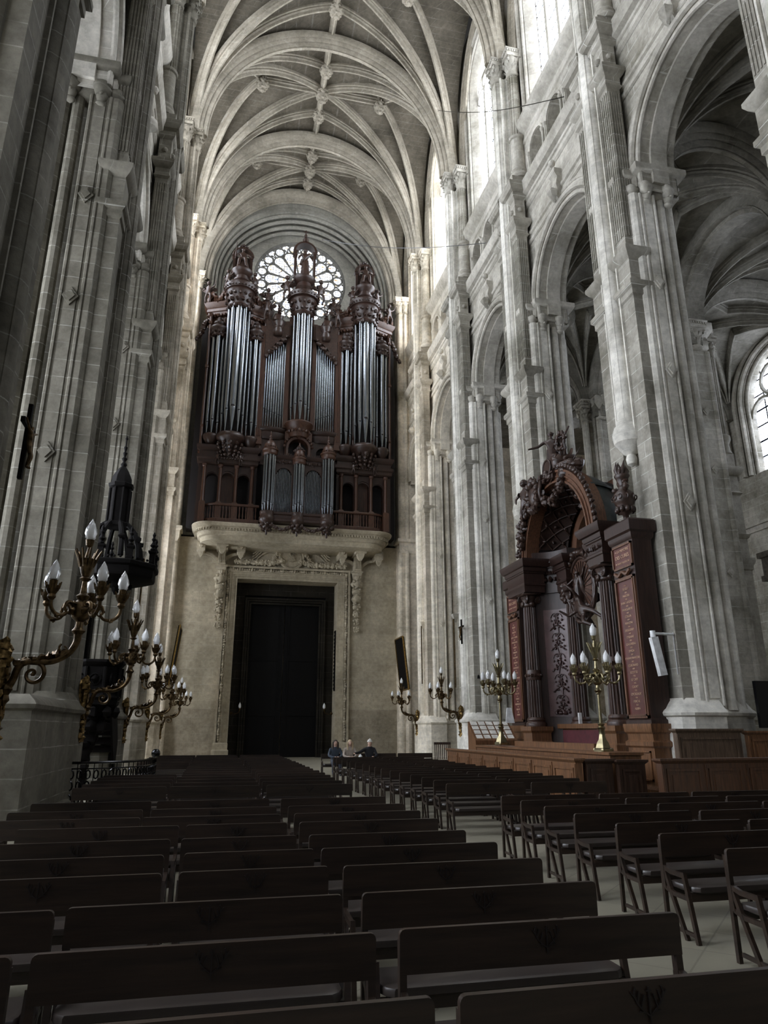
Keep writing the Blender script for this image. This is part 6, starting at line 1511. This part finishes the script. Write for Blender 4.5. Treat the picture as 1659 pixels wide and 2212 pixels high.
# far seen through gaps: pale painted tube legs glint
ORD=['front','second','third','fourth','fifth','sixth','seventh','eighth','ninth','tenth','eleventh','twelfth','thirteenth','fourteenth','fifteenth','sixteenth','seventeenth','eighteenth','nineteenth','twentieth','twenty-first','twenty-second','twenty-third','twenty-fourth','twenty-fifth','twenty-sixth','twenty-seventh','twenty-eighth','twenty-ninth','thirtieth','thirty-first','thirty-second']
COLS=['on the central aisle','next to the aisle bench','third from the central aisle','fourth from the central aisle']
protos={}
def bench(x0,x1,y,label,group,rz=0):
    w=round(x1-x0,2)
    if w not in protos:
        protos[w]=make_bench(w,label); E=protos[w]; E.location=((x0+x1)/2,y,0); E.rotation_euler=(0,0,rz)
    else: E=dup(protos[w],((x0+x1)/2,y,0),label,rz)
    E['group']=group; return E
rb=random.Random(5)
k_=.957
left_rows=[2.75,3.62,4.42,5.30,6.06,6.85,7.78,8.58,9.38,10.45]+[13.0+.875*i for i in range(19)]
right_rows=[4.55,5.33,6.18,6.95,7.83,8.65,9.42,10.15]+[12.6+.86*i for i in range(16)]
nb=0
for i,y in enumerate(left_rows):
    j=lambda: rb.uniform(-.03,.03)
    xs=[(.89,2.375)]
    if 3<=i<=6: xs+=[(-.215,.785),(-1.81,-.325)]
    else: xs+=[(-.70,.785),(-2.26,-.775)]
    if i==9: xs=[(.89,2.375),(-.70,.785),(-2.3,-.815)]
    if i==3: pass
    if 16.6<y<21.9: xs=xs[:2]
    for c,(a,b_) in enumerate(xs):
        d=j(); dy=rb.uniform(-.02,.02)
        lab='dark bench in the left block, %s row, %s'%(ORD[i],COLS[c])
        bench(a+d,b_+d,y+dy,lab,'dark benches of the left block',rb.uniform(-.008,.008)); nb+=1
# extra ones close to the camera on both sides
for i,y in enumerate(right_rows):
    xs=[(4.0,5.485),(5.56,7.045)]
    if i<8: xs+=[(7.12,8.605),(8.68,10.165)] if i>=2 else [(7.12,8.605)]
    for c,(a,b_) in enumerate(xs):
        if b_>7.5 and y>14.5: continue
        d=rb.uniform(-.04,.04); dy=rb.uniform(-.03,.03)+(-.02*c)
        lab='dark bench in the right block, %s row, %s'%(ORD[i],COLS[c])
        bench(a+d,b_+d,y+dy,lab,'dark benches of the right block',rb.uniform(-.015,.015)); nb+=1
# bench rows by the seated people
# ---------------------------------------------------------------- people (seated, turned towards the camera)
def cloth(n,c,r=.8): return simple(n,c,r,0,.15,9)
skinm=cloth('skin tone',(.50,.32,.24),.5)
def person(x,y,lab,coat,hair,pants,cap=None,arm=None,scale=1.0,extra=None,lean=0):
    E=empty('person',(x,y,0),lab,'person')
    s_=1.0
    P=[(0,0,.50),(0,.02,.64),(0,.0+lean,.90),(0,-.02+lean,1.06),(0,-.04+lean,1.19),
       (.19,lean,.97),(.27,-.1+lean,.74),(.14,-.3,.68),(.05,-.36,.70),
       (-.19,lean,.97),(-.27,-.1+lean,.74),(-.14,-.3,.68),(-.05,-.36,.70),
       (.10,-.05,.50),(.13,-.46,.50),(.13,-.48,.10),(.13,-.62,.05),
       (-.10,-.05,.50),(-.13,-.46,.50),(-.13,-.44,.10),(-.13,-.58,.05)]
    if arm: P[9:13]=arm
    Ed=[(0,1),(1,2),(2,3),(3,4),(2,5),(5,6),(6,7),(7,8),(2,9),(9,10),(10,11),(11,12),(0,13),(13,14),(14,15),(15,16),(0,17),(17,18),(18,19),(19,20)]
    Rr=[.15,.14,.16,.06,.085,.075,.06,.045,.03,.075,.06,.045,.03,.11,.08,.055,.045,.11,.08,.055,.045]
    v,f=skin(P,Ed,Rr,2); g=G(); g.add(v,f); o=g.build('body',coat,E,world=False)
    # trousers below the hips use a second material
    me=o.data; me.materials.append(pants); me.materials.append(skinm)
    for p in me.polygons:
        c=p.center
        if c.z<.55 and c.y<-.02 or c.z<.3: p.material_index=1
        if c.z>1.07: p.material_index=2
    g=G(); g.ball((0,-.045+lean,1.2),.095,14,10,(.85,.95,1.15)); c=(0,-.045+lean,1.2); g.ball((0,c[1]-.095,1.185),.018,6,5,(.8,1,1.5)); g.ball((0,c[1]-.085,1.14),.02,6,4,(1.6,.6,.5))
    for q in (-1,1): g.ball((q*.082,c[1],1.19),.02,6,5,(.5,1,1.5)); g.ball((q*.033,c[1]-.083,1.215),.012,6,4)
    g.build('head',skinm,E,world=False)
    g=G(); 
    if cap:
        g.ball((0,c[1]+.015,1.275),.1,14,10,(.95,1,.9)); g.torus((0,c[1]+.01,1.262),.095,.02,'z',16,6); g.ball((0,c[1],1.36),.03,6,5); g.build('knitted_hat',cap,E,world=False)
    else:
        g.ball((0,c[1]+.03,1.23),.105,14,10,(.95,.95,1.1))
        for q in (-1,1): g.tube([(q*.085,c[1]-.01,1.25),(q*.1,c[1]+.01,1.1),(q*.09,c[1]-.01,.95)],[.04,.045,.03],6)
        g.build('hair',hair,E,world=False)
    g=G()   # hands
    for wv in (P[8],P[12]):
        g.ball(wv,.035,8,6,(.9,1.2,.5))
        for k in range(4): g.tube([(wv[0]-.024+.016*k,wv[1]-.02,wv[2]),(wv[0]-.024+.016*k,wv[1]-.06-.006*(k in(1,2)),wv[2]-.005),(wv[0]-.024+.016*k,wv[1]-.075,wv[2]-.025)],.0085,5)
        g.tube([(wv[0]+.03,wv[1],wv[2]),(wv[0]+.045,wv[1]-.03,wv[2]-.01)],.01,5)
    g.build('hands',skinm,E,world=False)
    for q,ft in ((.13,-.6),(-.13,-.56)):
        g=G(); g.ball((q,ft,.05),.055,8,6,(.9,2.2,.8)); g.build('shoe',cloth('shoe',(.02,.02,.022)) if q<0 or extra!='w' else cloth('white shoe',(.6,.6,.6)),E,world=False)
    return E
PYp=29.05
person(4.62,PYp,'person in a dark blue patterned jacket seated at the aisle end, facing the camera',cloth('blue jacket',(.03,.042,.06)),cloth('dark hair',(.05,.035,.025)),cloth('jeans',(.03,.035,.05)))
person(5.2,PYp,'person with long fair hair in a pale jacket, seated in the middle, head bowed',cloth('beige jacket',(.38,.32,.27)),cloth('fair hair',(.50,.38,.24)),cloth('dark trousers',(.012,.012,.014)),extra='w',lean=-.06)
person(6.02,PYp,'person in a white knitted hat and black coat resting an arm on the bench',cloth('black coat',(.008,.008,.012)),cloth('hair',(.03,.02,.02)),cloth('black trousers',(.01,.01,.012)),cap=cloth('white wool',(.7,.68,.62)),arm=[(-.19,0,.97),(-.42,-.14,.86),(-.62,-.34,.83),(-.70,-.38,.82)])
o=dup(protos[1.49] if 1.49 in protos else list(protos.values())[0],(4.85,29.35,0),'dark church bench on which the two left visitors sit','x')if False else None
for x,l in ((4.85,'dark bench beyond the right block, carrying the two left visitors'),(6.45,'dark bench beyond the right block, carrying the visitor in the white hat'),(8.0,'empty dark bench beyond the right block, right of the visitors')):
    P0=list(protos.values())[0]; b=dup(P0,(x,29.36,0),l,0); b['group']='benches at the visitors'
o=G(); o.lathe(5.5,28.3,[(.62,.05),(.66,.07),(.74,.07),(.8,.02)],8); tag(o.build('white_bag',M['white']),'small white bundle hanging at the bench back below the visitor\'s hand','bag')
# ---------------------------------------------------------------- crossing behind the camera: unseen transept and choir windows added to light the nave
def big_window_wall(name,label,mp,a0,a1,z1,wins,strength_mat,wn):
    g=G(); arch_wall(g,mp,a0,a1,0,z1,wins,.6,16); o=struct(g.build(name,M['stone']),label,'wall')
    for i,(c,w,zb,zs,k) in enumerate(wins):
        g=G(); P=[(c-w,zb)]+arch_pts(c,w,zs,16)+[(c+w,zb)]; g.add([mp(a,z,.5) for a,z in P],[tuple(range(len(P)))])
        wo=struct(g.build('window_%d'%(wn+i),strength_mat,ang=0),'added leaded window of the crossing, unseen, to light the nave','window')
        g=G(); 
        for q in (-.5,0,.5): p=c+q*w; g.loft([[mp(p-.1,z,d) for d in (.2,.5)]+[mp(p+.1,z,d) for d in (.5,.2)] for z in (zb,zs+.6*w)])
        g.build('mullions',M['stone_plain'],wo)
gt=glassy('added transept glass',9.0,(1.0,.98,.94)); gt2=glassy('added choir glass',1.6,(1.0,.98,.94))
big_window_wall('wall_left','end wall of the left transept behind the camera',lambda a,z,d:(-13.5-d,a,z),-13,2.4,44,[(-8.8,2.6,12,30,1),(-1.8,2.6,12,30,1)],gt,60)
g=G(); g.box(-13.5,-4.2,2.4,2.9,0,44); struct(g.build('wall_left',M['stone']),'wall between left transept and nave aisle','wall')
big_window_wall('wall_back','choir end wall far behind the camera',lambda a,z,d:(a,-26-d,z),-5,13.2,44,[(-1.2,2.3,9,34,1),(4.2,2.3,9,34,1),(9.6,2.3,9,34,1)],gt2,70)
g=G(); g.box(-14,13,-26.2,2.3,44,44.2); struct(g.build('ceiling',M['vault']),'vault over the crossing','ceiling')
# ---------------------------------------------------------------- camera, light
cam=bpy.data.cameras.new('camera'); co=bpy.data.objects.new('camera',cam); C.objects.link(co)
yaw,pit,rol=rad(12.835),rad(17.364),rad(-.03)
f=Vector((sin(yaw)*cos(pit),cos(yaw)*cos(pit),sin(pit))); r=Vector((cos(yaw),-sin(yaw),0)); u=r.cross(f)
r2=cos(rol)*r+sin(rol)*u; u2=-sin(rol)*r+cos(rol)*u
co.matrix_world=Matrix(((r2.x,u2.x,-f.x,0),(r2.y,u2.y,-f.y,0),(r2.z,u2.z,-f.z,1.7),(0,0,0,1)))
cam.sensor_fit='VERTICAL'; cam.sensor_height=24; cam.lens=24*1507.1/2212; cam.clip_end=300; cam.clip_start=.05
sc=bpy.context.scene; sc.camera=co
w=bpy.data.worlds.new('World'); sc.world=w; w.use_nodes=True
w.node_tree.nodes['Background'].inputs[0].default_value=(1.0,.98,.93,1); w.node_tree.nodes['Background'].inputs[1].default_value=WORLD
sc.view_settings.view_transform='Standard'; sc.view_settings.look='None'; sc.view_settings.gamma=1; sc.view_settings.use_curve_mapping=False
sc.view_settings.exposure=EXPO
sc.cycles.max_bounces=6; sc.cycles.diffuse_bounces=4; sc.cycles.glossy_bounces=3; sc.cycles.sample_clamp_indirect=8
